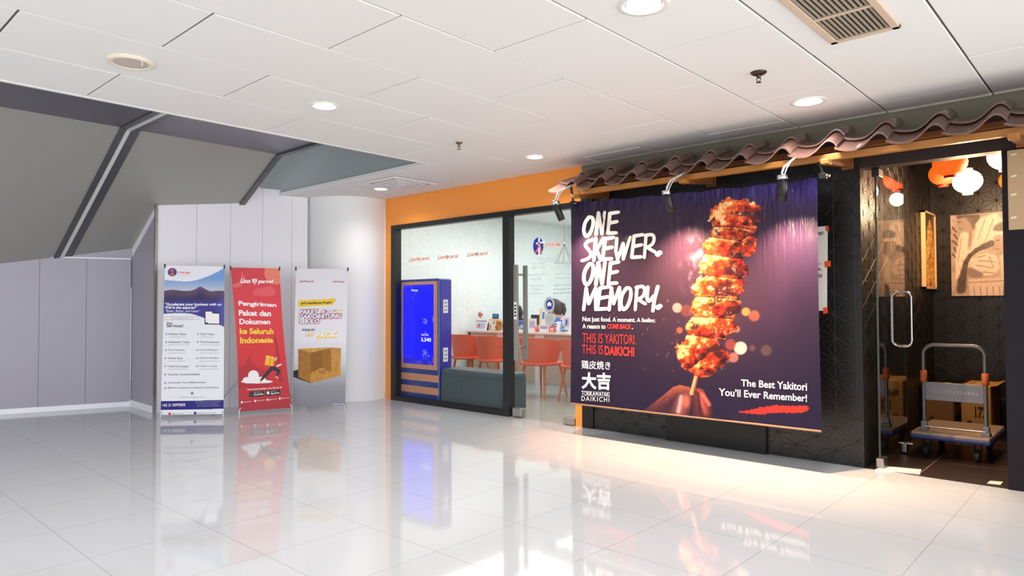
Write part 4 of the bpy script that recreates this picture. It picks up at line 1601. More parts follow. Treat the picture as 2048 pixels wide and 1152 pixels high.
def paint_red(u, v, px, py):
    X, Y = xy2(px, py, 450, 510, 3.388)
    col = np.zeros(X.shape + (3,))
    g = np.clip((Y - 90) / 950, 0, 1)
    col = np.stack([np.interp(g, [0, .25, .6, .85, 1], [r / 255 for r in rr]) for rr in ((214, 226, 216, 196, 172), (64, 62, 50, 48, 50), (76, 74, 54, 56, 62))], -1)
    col = blend(col, 0.9 * (np.hypot(X - 345, Y - 122) < 78), (238, 138, 110))
    moon = (np.hypot(X - 72, Y - 160) < 60) & (np.hypot(X - 55, Y - 140) > 58)
    col = blend(col, 0.55 * moon, (240, 140, 130))
    cl = np.maximum.reduce([1 - np.hypot((X - 240) / 50, (Y - 250) / 26), 1 - np.hypot((X - 290) / 55, (Y - 245) / 34), 1 - np.hypot((X - 265) / 80, (Y - 265) / 16)])
    col = blend(col, 0.35 * sstep(0, .1, cl), (246, 150, 150))
    sk = 770 - 60 * np.exp(-((X - 165) / 18) ** 2) - 25 * (np.abs(((X - 60) / 14) % 2 - 1)) * (X < 250) + 0.05 * (X - 80) - 20 * np.exp(-((X - 160) / 60) ** 2)
    col = blend(col, 0.5 * ((Y > sk) & (Y < 900) & (X < 300)), (158, 32, 44))
    tower = (np.abs(X - 352 - (Y - 640) * 0.14) < np.interp(Y, [515, 560, 562, 860], [2, 5, 9, 13])) & (Y > 515) & (Y < 860)
    col = blend(col, 0.6 * tower, (150, 36, 46))
    cloud = np.maximum.reduce([1 - np.hypot((X - 193) / 38, (Y - 818) / 38), 1 - np.hypot((X - 148) / 28, (Y - 848) / 22), 1 - np.hypot((X - 235) / 45, (Y - 846) / 22), 1 - np.hypot((X - 215) / 110, (Y - 858) / 13), 1 - np.hypot((X - 180) / 50, (Y - 850) / 20)])
    col = blend(col, sstep(0, .05, cloud), (240, 238, 240))
    # running courier with a parcel on the back
    for a, b, ra, rb in (((320, 765), (275, 815), 15, 11), ((275, 815), (243, 850), 11, 7), ((325, 765), (365, 785), 15, 11), ((365, 788), (348, 822), 10, 6)):
        col = blend(col, sstep(0, .15, capsule(X, Y, a, b, ra, rb)), (44, 36, 56))
    col = blend(col, sstep(0, .2, capsule(X, Y, (240, 852), (242, 864), 5, 5)), (240, 180, 60))
    col = blend(col, sstep(0, .2, capsule(X, Y, (345, 824), (358, 834), 6, 5)), (240, 180, 60))
    col = blend(col, inpoly(X, Y, [(280, 680), (336, 692), (328, 755), (268, 744)]), (244, 180, 50))
    col = blend(col, inpoly(X, Y, [(280, 680), (336, 692), (335, 702), (278, 692)]), (250, 206, 90))
    col = blend(col, 0.7 * (inpoly(X, Y, [(306, 686), (312, 687), (304, 750), (298, 749)])), (206, 120, 30))
    col = blend(col, sstep(0, .2, capsule(X, Y, (356, 752), (378, 742), 7, 6)), (246, 220, 214))
    col = blend(col, sstep(0, .2, capsule(X, Y, (340, 712), (350, 696), 5, 4)), (246, 220, 214))
    return col


t, pl, c, n = stand('red parcel delivery banner stand with white and yellow headline, middle of the three stands', (478, 829), (584, 821), (461, 535), (559, 537), paint_red, 175, 410, bow=0.035, spread=0.47)
mb = MB()
q = lambda x, y: pl(450 + x / 3.388, 510 + y / 3.388)
qf = lambda x, y: pl(450 + x / 3.388, 510 + y / 3.388, 0.004)
text_fit(mb, 'Lion', (104, 157, 190, 172, 160, 192), q, 0, 0.035, 0.2)
text_fit(mb, 'parcel', (222, 164, 200, 328, 168, 196), q, 0, 0.035, 0.2)
shield(mb, 200, 178, 17, q, 0, 4)
M2 = ['ink_white', 'ink_yellow', 'ink_black', 'ink_blue', 'ink_red']
mb = block(mb, 'logo', M2, t)
for s, b in (('Pengiriman', (91, 310, 352, 348, 326, 360)), ('Paket dan', (93, 372, 411, 312, 378, 416)), ('Dokumen', (97, 432, 470, 307, 436, 470))):
    text_fit(mb, s, b, q, 0, 0.035)
    mb = block(mb, 'headline', M2, t)
for s, b in (('ke Seluruh', (99, 494, 536, 330, 497, 537)), ('Indonesia', (102, 556, 600, 327, 558, 594))):
    text_fit(mb, s, b, q, 1, 0.035)
    mb = block(mb, 'headline', M2, t)
text_fit(mb, 'Download aplikasi Lion Parcel di', (152, 906, 920, 384, 891, 906), q, 0, 0.01)
for x0, x1, y0, s, l in ((164, 266, 926, 'GET IT ON', 'Google Play'), (276, 374, 918, 'Download on the', 'App Store')):
    poly(mb, [(x0, y0), (x1, y0 - 7), (x1, y0 + 30), (x0, y0 + 37)], q, 2)
    text_fit(mb, l, (x0 + 32, y0 + 14, y0 + 30, x1 - 6, y0 + 8, y0 + 24), qf, 0, 0.02)
    text_fit(mb, s, (x0 + 32, y0 + 4, y0 + 9, x1 - 26, y0, y0 + 5), qf, 0)
poly(mb, [(174, 936), (192, 945), (174, 955)], qf, 3)
disc(mb, 291, 934, 9, 11, qf, 0, 14)
mb = block(mb, 'app_badges', M2, t)
for x, s in ((108, 'lionparcel'), (198, 'lionparcel'), (282, '@lionparcel'), (366, '@lionparcel')):
    y = 998 - (x - 108) * 0.1
    disc(mb, x + 5, y, 6, 8, q, 0, 14)
    text_fit(mb, s, (x + 15, y - 5, y + 5, x + 68, y - 11, y - 1), q, 0)
mb.build('social_line', M2, t)


def paint_box(u, v, px, py):
    X, Y = xy2(px, py, 450, 510, 3.388)
    g = np.clip((Y - 560) / 480, 0, 1)
    col = np.stack([np.interp(g, [0, .35, .7, 1], [r / 255 for r in rr]) for rr in ((240, 214, 150, 138), (238, 212, 150, 138), (244, 220, 158, 148))], -1)
    col = blend(col, inpoly(X, Y, [(445, 790), (500, 775), (600, 860), (580, 870), (445, 820)]) * 1.0, (38, 36, 44))
    W_ = lambda P, cc, a=1.0: blend(col, a * inpoly(X, Y, P), cc)
    col = W_([(495, 640), (520, 634), (720, 626), (786, 632), (784, 818), (580, 868), (497, 828)], (196, 140, 62))
    col = W_([(495, 640), (580, 660), (580, 868), (497, 828)], (172, 118, 48))
    col = W_([(500, 638), (720, 626), (714, 634), (580, 662)], (216, 164, 84))
    col = W_([(580, 662), (718, 632), (722, 800), (640, 808), (580, 800)], (150, 100, 36))
    col = W_([(660, 644), (718, 632), (722, 792), (660, 790)], (164, 112, 44))
    col = W_([(722, 630), (786, 634), (784, 818), (722, 796)], (206, 150, 72))
    col = W_([(580, 800), (640, 770), (722, 792), (784, 818), (580, 868)], (204, 148, 66))
    col = W_([(630, 772), (660, 766), (680, 772), (678, 802), (650, 806), (632, 798)], (176, 124, 58))
    col = W_([(630, 772), (660, 766), (680, 772), (650, 782)], (214, 166, 96))
    col = blend(col, 0.25 * (fbm(X / 9, Y / 30, 5) > .55) * inpoly(X, Y, [(495, 640), (786, 632), (784, 818), (580, 868), (497, 828)]), (140, 90, 30))
    return col


t, pl, c, n = stand('white and grey banner stand with an open cardboard box picture, beside the rounded column', (585, 819), (690, 819), (592, 537), (696, 538), paint_box, 175, 410)
mb = MB()
q = lambda x, y: pl(450 + x / 3.388, 510 + y / 3.388)
q1 = lambda x, y: pl(450 + x / 3.388, 510 + y / 3.388, 0.003)
q2 = lambda x, y: pl(450 + x / 3.388, 510 + y / 3.388, 0.0045)
q3 = lambda x, y: pl(450 + x / 3.388, 510 + y / 3.388, 0.006)
text_fit(mb, 'Lion', (505, 170, 185, 536, 170, 184), q, 0, 0.03, 0.2)
disc(mb, 546, 177, 5, 6, q, 0, 12)
text_fit(mb, 'parcel', (554, 173, 188, 602, 172, 187), q, 0, 0.03, 0.2)
text_fit(mb, '#LIONPARCEL', (732, 174, 186, 810, 178, 188), q, 0, 0.03, 0.15)
M3 = ['ink_red', 'ink_yellow', 'ink_black', 'ink_blue', 'ink_white']
mb = block(mb, 'logo_line', M3, t)
poly(mb, [(497, 308), (752, 296), (748, 318), (736, 322), (732, 338), (497, 352)], q, 1)
text_fit(mb, '#TolakBayarAngin', (514, 320, 340, 726, 312, 332), q1, 2, 0.03, 0.2)
mb = block(mb, 'hashtag_strip', M3, t)
for s, b in (('PAKET', (506, 371, 401, 632, 369, 399)), ('\u2264 300', (652, 369, 397, 744, 362, 394)), ('GAK DIHITUNG', (502, 402, 434, 790, 396, 428)), ('SEKILO', (502, 434, 466, 642, 432, 464))):
    text_fit(mb, s, (b[0] - 4, b[1] - 4, b[2] + 4, b[3] + 4, b[4] - 4, b[5] + 4), q, 0, 0.16, 0.15)
    text_fit(mb, s, (b[0] - 1, b[1] - 1, b[2] + 1, b[3] + 1, b[4] - 1, b[5] + 1), q1, 3, 0.11, 0.15)
    text_fit(mb, s, b, q2, 4, 0.05, 0.15)
text_fit(mb, 'gram', (748, 374, 386, 798, 370, 382), q1, 1, 0.06, 0.15)
mb = block(mb, 'headline', M3, t)
text_fit(mb, 'PAKAI', (524, 500, 517, 608, 498, 515), q, 2, 0.02, 0.1)
text_fit(mb, 'MINI', (545, 530, 554, 600, 527, 550), q, 1, 0.14, 0.1)
text_fit(mb, 'MINI', (548, 532, 550, 596, 529, 547), q1, 4, 0.02, 0.1)
text_fit(mb, 'PACK', (615, 528, 568, 766, 520, 562), q, 1, 0.12, 0.1)
text_fit(mb, 'PACK', (613, 525, 562, 758, 517, 556), q1, 4, 0.05, 0.1)
mb = block(mb, 'pack_name', M3, t)
text_fit(mb, 'lionparcel.com', (732, 1003, 1015, 808, 1006, 1018), q, 4, 0.0, 0.1)
text_fit(mb, 'syarat berlaku', (728, 1018, 1027, 800, 1021, 1030), q, 4, 0.0, 0.1)
mb.build('small_print', M3, t)

# ------------------------------------------------------------------ travel shop: kiosk and bench
mat('kiosk_blue', rgb(16, 52, 142), 0.22, coat=0.3)
mat('kiosk_violet', rgb(52, 44, 170), 0.22, coat=0.3)
mat('kiosk_peach', rgb(222, 150, 116), 0.4)
mat('kiosk_label', rgb(238, 232, 232), 0.5)
print_mat('screen_light', 0.4, 0.1, emit=1.5)
KY = 5.47
kx0, kx1 = PY(797, 600, KY)[0] - 0.06, -6.19
t = wthing('ticket_kiosk', 'tall blue kiosk with a glowing blue screen behind the shop window', 'kiosk', ((kx0 + kx1) / 2, KY + .1, 0))
mb = MB()
mb.box((kx0, KY, 0), (kx1, KY + 0.225, 1.505), 0.03, seg=4)
mb.build('body', 'kiosk_blue', t)
MB().box((kx1 - 0.002, KY + 0.03, 0.03), (kx1 + 0.002, KY + 0.205, 1.475), 0.001).build('side_panel', 'kiosk_violet', t)
pk = lambda x, y, e=0.004: tuple(np.array(PY(x, y, KY - e)))


def kbox(p0, p1, dep):
    a, b = PY(*p0, KY), PY(*p1, KY)
    return (min(a[0], b[0]), KY - dep, min(a[2], b[2])), (max(a[0], b[0]), KY + 0.002, max(a[2], b[2]))


sx0, sx1 = PY(806.5, 640, KY)[0], PY(868, 640, KY)[0]
fx0, fx1 = PY(798.5, 640, KY)[0], PY(874.5, 640, KY)[0]
sz0, sz1 = PY(868, 731, KY)[2], PY(868, 568.5, KY)[2]
fz0, fz1 = PY(874, 741, KY)[2], PY(874, 562, KY)[2]
MB().box((fx0, KY - .006, fz0), (sx0, KY + .002, fz1)).box((sx1, KY - .006, fz0), (fx1, KY + .002, fz1)).box((sx0, KY - .006, sz1), (sx1, KY + .002, fz1)).box((sx0, KY - .006, fz0), (sx1, KY + .002, sz0)).build('screen_frame', 'kiosk_peach', t)
for y in (755, 780.5):
    z = PY(876, y + 3.5, KY)[2]
    MB().box((fx0, KY - .005, z - 0.042), (kx1 - 0.002, KY + .002, z + 0.042)).build('stripe', 'kiosk_peach', t)


def paint_screen(u, v, px, py):
    col = np.ones(u.shape + (3,)) * np.array([4, 4, 250]) / 255
    X, Y = u * 60, (1 - v) * 160
    s = sstep(.66, .7, vnoise(X / 1.2, Y / 2.2, 5)) * sstep(.55, .7, vnoise(X / 10, Y / 12, 9))
    region = ((u < .45) & (v > .84)) | ((u > .45) & (v > .34) & (v < .62)) | ((v < .22) & (u > .35))
    col = blend(col, s * region * .8, (150, 150, 255))
    dr = sstep(.5, .9, vnoise(X / 1.0, Y * 0, 12)) * sstep(.14 * 1.0, 0.0, v)
    col = blend(col, (1 - sstep(0.0, .10, v - 0.08 * vnoise(X / 1.0, Y * 0, 12))) * .55, (30, 30, 90))
    col = blend(col, sstep(.9, 1.0, v) * .5, (20, 30, 170))
    return col


painted('screen', lambda u, v: np.stack([sx0 + (sx1 - sx0) * u, KY - .003 + 0 * u, sz0 + (sz1 - sz0) * v], -1), 60, 150, paint_screen, 'screen_light', t)
emat('screen_text', (0.62, 0.62, 1.0, 1), 0.9)
mb = MB()
text_fit(mb, '3,340', (842, 675, 684, 862, 676, 685), lambda x, y: pk(x, y), 0, 0.03)
mb = block(mb, 'screen_lettering', 'screen_text', t)
text_fit(mb, 'Hanya', (823, 578, 584, 836, 578, 584), lambda x, y: pk(x, y), 0, 0.02)
mb = block(mb, 'screen_lettering', 'screen_text', t)
text_fit(mb, 'hari ini', (843, 667, 671, 857, 667.5, 671.5), lambda x, y: pk(x, y), 0, 0.02)
mb.build('screen_lettering', 'screen_text', t)
for y0, y1 in ((599, 626), (695.5, 723)):
    a, b = PX(886.5, y0, kx1 + .004), PX(896, y1, kx1 + .004)
    o = MB().box((kx1, a[1], b[2]), (kx1 + .004, b[1], a[2])).build('side_label', 'kiosk_label', t)
    mb = MB()
    hh = (a[2] - b[2])
    for k in range(3):
        z = b[2] + hh * (.16 + .27 * k)
        for j in range(3):
            yy = a[1] + (b[1] - a[1]) * (.2 + .22 * j)
            mb.box((kx1 + .004, yy, z), (kx1 + .0048, yy + (b[1] - a[1]) * .16, z + hh * .12))
    mb.build('label_print', 'ink_grey', o)

mat('bench_leather', rgb(70, 84, 88), 0.35, bump=(40, 0.05, (1, 1, 1)))
mat('bench_base', rgb(58, 64, 68), 0.5)
t = wthing('bench', 'grey leather box bench behind the shop window and door', 'bench', (-5.63, 5.65, 0))
MB().box((-6.17, 5.475, 0.33), (-5.10, 5.83, 0.435), 0.045, seg=5).build('seat', 'bench_leather', t)
MB().box((-6.165, 5.48, 0.02), (-5.105, 5.825, 0.37), 0.02, seg=3).build('base', 'bench_leather', t)
mb = MB()
for x in (-6.12, -5.16):
    for y in (5.52, 5.78):
        mb.box((x - .03, y - .03, 0), (x + .03, y + .03, 0.03))
mb.build('foot', 'bench_base', t)

# ------------------------------------------------------------------ chairs
mat('chair_shell', rgb(248, 116, 80), 0.38)
mat('chair_leg', rgb(222, 132, 74), 0.45, noise=(8, 0.12, (6, 6, .6)))


def chair(label, x, y, rz):
    """faces +y"""
    t = thing('tub_chair', label, 'chair', (x, y, 0), 'orange chairs along the counter', rz)
    mb = MB()
    A = math.radians(108)

    def shell(u, v, inner):
        th = (u - .5) * 2 * A
        k = abs(th) / A
        low = 0.405 + 0.015 * k
        top = 0.765 - 0.05 * sstep(0.45, 1.0, k)
        z = low + (top - low) * v
        fl = 1.0 + 0.20 * v + 0.26 * k ** 3 * v ** 1.5
        r = 1 - (0.05 if inner else 0)
        rx, ry = 0.205 * fl * r, 0.225 * fl * r
        px_ = rx * math.sin(th)
        py_ = -ry * math.cos(th) - 0.03 * v * math.cos(th)
        # the arms run forward
        if k > .6:
            py_ += 0.03 * (k - .6) / .4
        return (px_, py_, z)
    nu, nv = 44, 12
    mb.grid(lambda u, v: shell(u, v, False), nu, nv)
    mb.grid(lambda u, v: shell(u, v, True), nu, nv, flip=True)
    for v in (0, 1):
        vs = [shell(k / nu, v, i) for k in range(nu + 1) for i in (False, True)]
        mb.add(vs, [(2 * k, 2 * k + 1, 2 * k + 3, 2 * k + 2) for k in range(nu)], 0, False)
    for u in (0, 1):
        vs = [shell(u, k / nv, i) for k in range(nv + 1) for i in (False, True)]
        mb.add(vs, [(2 * k, 2 * k + 1, 2 * k + 3, 2 * k + 2) for k in range(nv)], 0, False)
    mb.build('back_shell', 'chair_shell', t)
    mb = MB()
    prof = []
    n = 40
    rows = []
    for r, z in ((0.0, 0.445), (0.5, 0.438), (0.85, 0.446), (0.96, 0.45), (1.0, 0.44), (1.0, 0.425), (0.95, 0.412), (0.5, 0.405), (0.0, 0.405)):
        rows.append([(0.245 * r * (abs(math.cos(a)) ** .8) * (1 if math.cos(a) > 0 else -1), 0.02 + 0.275 * r * (abs(math.sin(a)) ** .8) * (1 if math.sin(a) > 0 else -1), z) for a in [2 * PI * k / n for k in range(n)]])
    vs = [p for r in rows for p in r]
    fs = []
    for i in range(len(rows) - 1):
        for k in range(n):
            k2 = (k + 1) % n
            fs.append((i * n + k, (i + 1) * n + k, (i + 1) * n + k2, i * n + k2))
    mb.add(vs, fs, 0, True)
    mb.build('seat', 'chair_shell', t)
    for sx in (-1, 1):
        for sy, y0, y1 in ((-1, -.11, -.18), (1, .19, .26)):
            MB().tube([(sx * .165, y0, .43), (sx * .20, (y0 + y1) / 2, .2), (sx * .225, y1, 0)], [.019, .016, .012], 12).build('leg', 'chair_leg', t)
    return t


chair('orange tub chair half hidden beside the blue kiosk', -7.20, 6.95, -0.10)
chair('orange tub chair seen just beyond the grey bench, behind the black window post', -6.57, 6.84, -0.12)
chair('orange tub chair seen whole through the glass door', -5.74, 6.82, -0.04)
chair('orange tub chair peeking out beside the big banner\'s edge', -5.08, 6.82, -0.04)

# ------------------------------------------------------------------ counter
mat('counter_oak', rgb(196, 180, 160), 0.5, noise=(5, 0.10, (9, 9, .5)))
mat('counter_top', rgb(226, 218, 208), 0.4)
mat('counter_white', rgb(228, 230, 232), 0.45)
CYF = 7.40
t = wthing('service_counter', 'long pale oak service counter with white panels inside the travel shop', 'counter', (-5.9, 7.7, 0))
MB().box((-7.68, CYF, 0.09), (-4.1, CYF + 0.04, 0.765)).box((-7.68, CYF, 0.09), (-7.64, 8.0, 0.765)).build('front_panel', 'counter_oak', t)
MB().box((-7.70, CYF - 0.03, 0.765), (-4.1, 8.02, 0.795), 0.004).build('counter_top', 'counter_top', t)
MB().box((-7.66, CYF + 0.02, 0.0), (-4.1, CYF + 0.06, 0.10)).build('plinth', 'counter_white', t)
for a, b in ((995, 1006.5), (1071, 1088.5), (1150, 1162)):
    MB().box((PY(a, 700, CYF)[0], CYF - 0.012, 0.0), (PY(b, 700, CYF)[0], CYF + 0.005, 0.764)).build('white_panel', 'counter_white', t)

ZT = 0.797
mat('card_white', rgb(238, 238, 240), 0.5)
mat('card_blue', rgb(60, 96, 190), 0.5)
mat('card_navy', rgb(40, 60, 130), 0.5)
mat('card_yellow', rgb(244, 208, 130), 0.5)
mat('card_orange', rgb(236, 96, 60), 0.5)
mat('card_green', rgb(150, 190, 90), 0.5)
mat('card_lilac', rgb(196, 190, 226), 0.5)
mat('card_cyan', rgb(40, 140, 200), 0.5)
mat('gold', rgb(196, 140, 70), 0.3, 0.6)
mat('pink', rgb(240, 190, 190), 0.6)
GRP = 'small things standing on the travel counter'


def at_counter(px, y):
    p = PY(px, 660, y)
    return p[0], y


def upright(name, label, cat, px0, px1, h, y, lean, mats, marks, thick=0.012, easel=True):
    """a card, leaflet or frame standing on the counter, leaning back"""
    x0, x1 = PY(px0, 650, y)[0], PY(px1, 650, y)[0]
    t = wthing(name, label, cat, ((x0 + x1) / 2, y, ZT), GRP)
    zz = lambda x, z, d=0: (x, y + lean * z - d, ZT + z)
    MB().prism([zz(x0, 0), zz(x1, 0), zz(x1, h), zz(x0, h)], (0, thick, 0)).build('board', mats[0], t)
    mb = MB()
    for (a, b, c_, d_), mi in marks:
        xa, xb = x0 + (x1 - x0) * a, x0 + (x1 - x0) * c_
        mb.quad(zz(xa, h * b, .002 + .0006 * mi), zz(xb, h * b, .002 + .0006 * mi), zz(xb, h * d_, .002 + .0006 * mi), zz(xa, h * d_, .002 + .0006 * mi), mi)
    if marks:
        mb.build('print', mats[1:], t)
    if easel:
        MB().prism([zz(x0 + .01, 0, -thick), zz(x1 - .01, 0, -thick), zz(x1 - .01, h * .8, -thick), zz(x0 + .01, h * .8, -thick)], (0, 0.003, 0)).prism([(x0 + .01, y + lean * h * .8 + thick, ZT + h * .8), (x1 - .01, y + lean * h * .8 + thick, ZT + h * .8), (x1 - .01, y + lean * h * .8 + .09, ZT), (x0 + .01, y + lean * h * .8 + .09, ZT)], (0, .003, 0)).build('easel_back', mats[1], t)
    return t


upright('desk_calendar', 'white desk calendar with a printed picture at the counter\'s far end near the kiosk', 'calendar', 947, 972, 0.165, 7.45, 0.30, ['card_white', 'card_navy', 'card_lilac', 'card_orange'],
        [((.15, .15, .85, .65), 1), ((.3, .3, .45, .6), 2), ((.55, .2, .7, .5), 0), ((.1, .8, .9, .86), 0)])
upright('leaflet_holder', 'cream leaflet holder full of yellow brochures', 'leaflet holder', 977, 992, 0.175, 7.50, 0.06, ['card_yellow', 'card_white', 'card_orange', 'card_cyan'],
        [((.1, .05, .45, .9), 0), ((.5, .05, .9, .8), 0), ((.2, .1, .35, .5), 1), ((.6, .6, .8, .75), 2)], 0.05)
upright('dark_card', 'small dark blue card poking up behind the yellow brochures', 'card', 984, 995, 0.25, 7.60, 0.04, ['card_navy', 'card_cyan', 'card_white'], [((.1, .8, .9, .95), 0)], 0.02)
upright('green_leaflet', 'white leaflet with green stripe beside the window post', 'leaflet', 1020, 1028, 0.185, 7.55, 0.10, ['card_white', 'card_green', 'card_cyan'], [((.1, .1, .55, .9), 0), ((.6, .2, .9, .4), 1)], 0.01)
upright('blue_card_stand', 'blue landscape card standing between the door handles', 'card', 1035, 1049, 0.155, 7.50, 0.12, ['card_white', 'card_blue', 'card_lilac', 'card_green'], [((.03, .18, .97, .97), 0), ((.3, .3, .9, .6), 1), ((.05, .2, .5, .45), 2)])
upright('acrylic_frame', 'clear white acrylic card frame just past the door handles', 'card frame', 1056, 1071, 0.19, 7.48, 0.08, ['card_white', 'card_lilac', 'ink_light'], [((.15, .3, .85, .8), 0), ((.3, .4, .7, .7), 1)])
upright('tall_brochure', 'tall yellow and white brochure with a blue figure behind the round stickers', 'brochure', 1077, 1090, 0.33, 7.62, 0.10, ['card_yellow', 'card_white', 'card_cyan'], [((.3, .05, .98, .97), 0), ((.45, .55, .8, .85), 1)])
upright('lilac_leaflet_box', 'white leaflet box with lilac print under the round stickers', 'leaflet holder', 1079, 1097, 0.10, 7.46, 0.03, ['card_white', 'card_lilac', 'card_navy'], [((.1, .5, .9, .9), 0), ((.2, .55, .8, .62), 1)], 0.05, False)
upright('orange_card', 'orange discount card near the banner edge', 'card', 1097, 1109, 0.085, 7.44, 0.14, ['card_orange', 'card_white', 'card_yellow'], [((.25, .3, .45, .75), 0), ((.55, .3, .75, .75), 0), ((.1, .05, .9, .15), 1)])
upright('white_booklet', 'white booklet with a blue edge standing open near the banner', 'booklet', 1111, 1121, 0.155, 7.48, 0.26, ['card_white', 'card_cyan', 'card_white'], [((.82, .0, 1.0, 1.0), 0)])
upright('picture_stand', 'white picture stand with a grey blue drawing closest to the banner', 'picture stand', 1124, 1143, 0.235, 7.56, 0.10, ['card_white', 'card_lilac', 'card_navy'], [((.2, .35, .7, .85), 0), ((.35, .45, .5, .75), 1), ((.1, .08, .6, .13), 1)])
# cup, flower, cat figure, monitor
x, y = at_counter(1073.5, 7.48)
t = thing('paper_cup', 'small orange paper cup beside the lilac leaflet box', 'cup', (x, y, ZT), GRP)
MB().lathe([(0.0001, 0), (.022, 0), (.028, .075), (.026, .075), (.021, .004), (0.0001, .004)], seg=20).build('cup', 'card_orange', t)
MB().lathe([(.029, .075), (.0295, .079), (.027, .079), (.027, .073)], seg=20).build('rim', 'card_white', t)
x, y = at_counter(962, 7.63)
t = thing('flower_ornament', 'red and pink flower ornament on a wire behind the desk calendar', 'ornament', (x, y, ZT), GRP)
MB().lathe([(0.0001, 0), (.035, 0), (.03, .012), (0.0001, .014)], seg=18).build('base', 'card_white', t)
MB().tube([(0, 0, .012), (.004, 0, .12), (0, 0, .225)], .003, 8).build('stem', 'card_green', t)
mb = MB()
for k in range(8):
    a = k * PI / 4
    mb.sphere((.03 * math.cos(a), -.012, .235 + .03 * math.sin(a)), .02, 10, 6, k % 2)
mb.sphere((0, -.02, .235), .018, 10, 6, 2)
mb.build('petals', ['card_orange', 'pink', 'card_cyan'], t)
x, y = at_counter(999, 7.52)
t = thing('cat_figurine', 'golden waving cat figurine close to the window post', 'figurine', (x, y, ZT), GRP)
mb = MB()
mb.sphere((0, 0, .055), .05, 18, 12, scale=(.9, .8, 1.1))
mb.sphere((0, -.008, .125), .042, 18, 12, scale=(1.05, .9, .92))
for s in (-1, 1):
    mb.lathe([(.013, 0), (.0005, .026)], (s * .026, -.005, .152), 10)
    mb.sphere((s * .028, -.04, .012), .016, 10, 8)
mb.tube([(.045, -.01, .07), (.062, -.02, .10), (.058, -.03, .14)], [.014, .012, .014], 10)
mb.tube([(-.04, -.02, .07), (-.045, -.045, .05), (-.02, -.052, .045)], [.014, .012, .012], 10)
mb.build('body', 'gold', t)
MB().lathe([(.038, .094), (.042, .098), (.038, .103)], seg=20).build('collar', 'card_orange', t)
mb = MB()
for s in (-1, 1):
    mb.sphere((s * .015, -.044, .132), .005, 8, 6)
mb.build('eye', 'ink_black', t)
x, y = at_counter(1073, 7.70)
t = thing('monitor', 'small dark monitor on the counter between the two clerks', 'monitor', (x, y, ZT), GRP)
MB().box((-.10, -.01, .10), (.10, .012, .24), .004).build('screen_housing', 'black_plastic', t)
MB().tube([(0, .012, .16), (0, .03, .10), (0, .03, .008)], .012, 10).build('stand_neck', 'black_plastic', t)
MB().box((-.07, -.04, 0), (.07, .08, .01), .003).build('stand_base', 'black_plastic', t)
x, y = at_counter(1114, 7.66)
t = thing('silk_flowers', 'pale pink silk flowers in a little pot in front of the clerk in blue', 'flowers', (x, y, ZT), GRP)
MB().lathe([(0.0001, 0), (.026, 0), (.034, .05), (.03, .05), (0.0001, .045)], seg=18).build('pot', 'card_white', t)
mb = MB()
rf = random.Random(2)
for k in range(9):
    a = rf.uniform(0, 6.28)
    r = rf.uniform(.01, .05)
    h = rf.uniform(.09, .15)
    mb.tube([(0, 0, .045), (r * .5 * math.cos(a), r * .5 * math.sin(a), h * .6), (r * math.cos(a), r * math.sin(a), h)], .002, 6, 1)
    for j in range(5):
        b = j * 2 * PI / 5
        mb.sphere((r * math.cos(a) + .012 * math.cos(b), r * math.sin(a) + .012 * math.sin(b), h), .011, 8, 6, 0, (1, 1, .5))
mb.build('blossoms', ['pink', 'card_green'], t)

# pendant with spreading wires
t = thing('pendant_lamp', 'thin grey pendant with a wire cone shade hanging in the travel shop', 'pendant lamp', tuple(np.append(PY(1128.5, 440, 7.0)[:2], 2.62)))
MB().lathe([(.05, 0), (.05, -.012), (.01, -.02)], seg=20).build('ceiling_rose', 'steel', t)
MB().tube([(0, 0, -.015), (0, 0, -.66)], .004, 8).build('cord', 'steel', t)
mb = MB().lathe([(.0001, -.63), (.014, -.635), (.016, -.68), (.0001, -.69)], seg=14)
mb.build('socket', 'steel', t)
mb = MB()
for k in range(8):
    a = k * PI / 4
    mb.tube([(0, 0, -.66), (.13 * math.cos(a), .13 * math.sin(a), -.90)], .003, 6)
mb.tube([(.13 * math.cos(k * PI / 16), .13 * math.sin(k * PI / 16), -.90) for k in range(33)], .003, 6)
mb.build('wire_shade', 'steel', t)


# ------------------------------------------------------------------ people behind the counter
def skin_mesh(chains, sub=2):
    """chains: list of lists of ((x,y,z), r); equal points are shared. Returns evaluated (verts, faces)."""
    vs, rs, es, idx = [], [], [], {}
    for ch in chains:
        prev = None
        for p, r in ch:
            k = tuple(round(c_, 4) for c_ in p)
            if k not in idx:
                idx[k] = len(vs)
                vs.append(p)
                rs.append(r)
            if prev is not None:
                es.append((prev, idx[k]))
            prev = idx[k]
    me = bpy.data.meshes.new('sk')
    me.from_pydata(vs, es, [])
    ob = bpy.data.objects.new('sk', me)
    C.objects.link(ob)
    ob.modifiers.new('s', 'SKIN')
    m2 = ob.modifiers.new('d', 'SUBSURF')
    m2.levels = sub
    sv = me.skin_vertices[0].data
    for i, r in enumerate(rs):
        sv[i].radius = r if isinstance(r, tuple) else (r, r)
        sv[i].use_root = (i == 0)
    dg = bpy.context.evaluated_depsgraph_get()
    ev = ob.evaluated_get(dg)
    em = ev.to_mesh()
    V = [tuple(v.co) for v in em.vertices]
    F = [tuple(p.vertices) for p in em.polygons]
    ev.to_mesh_clear()
    bpy.data.objects.remove(ob)
    bpy.data.meshes.remove(me)
    return V, F


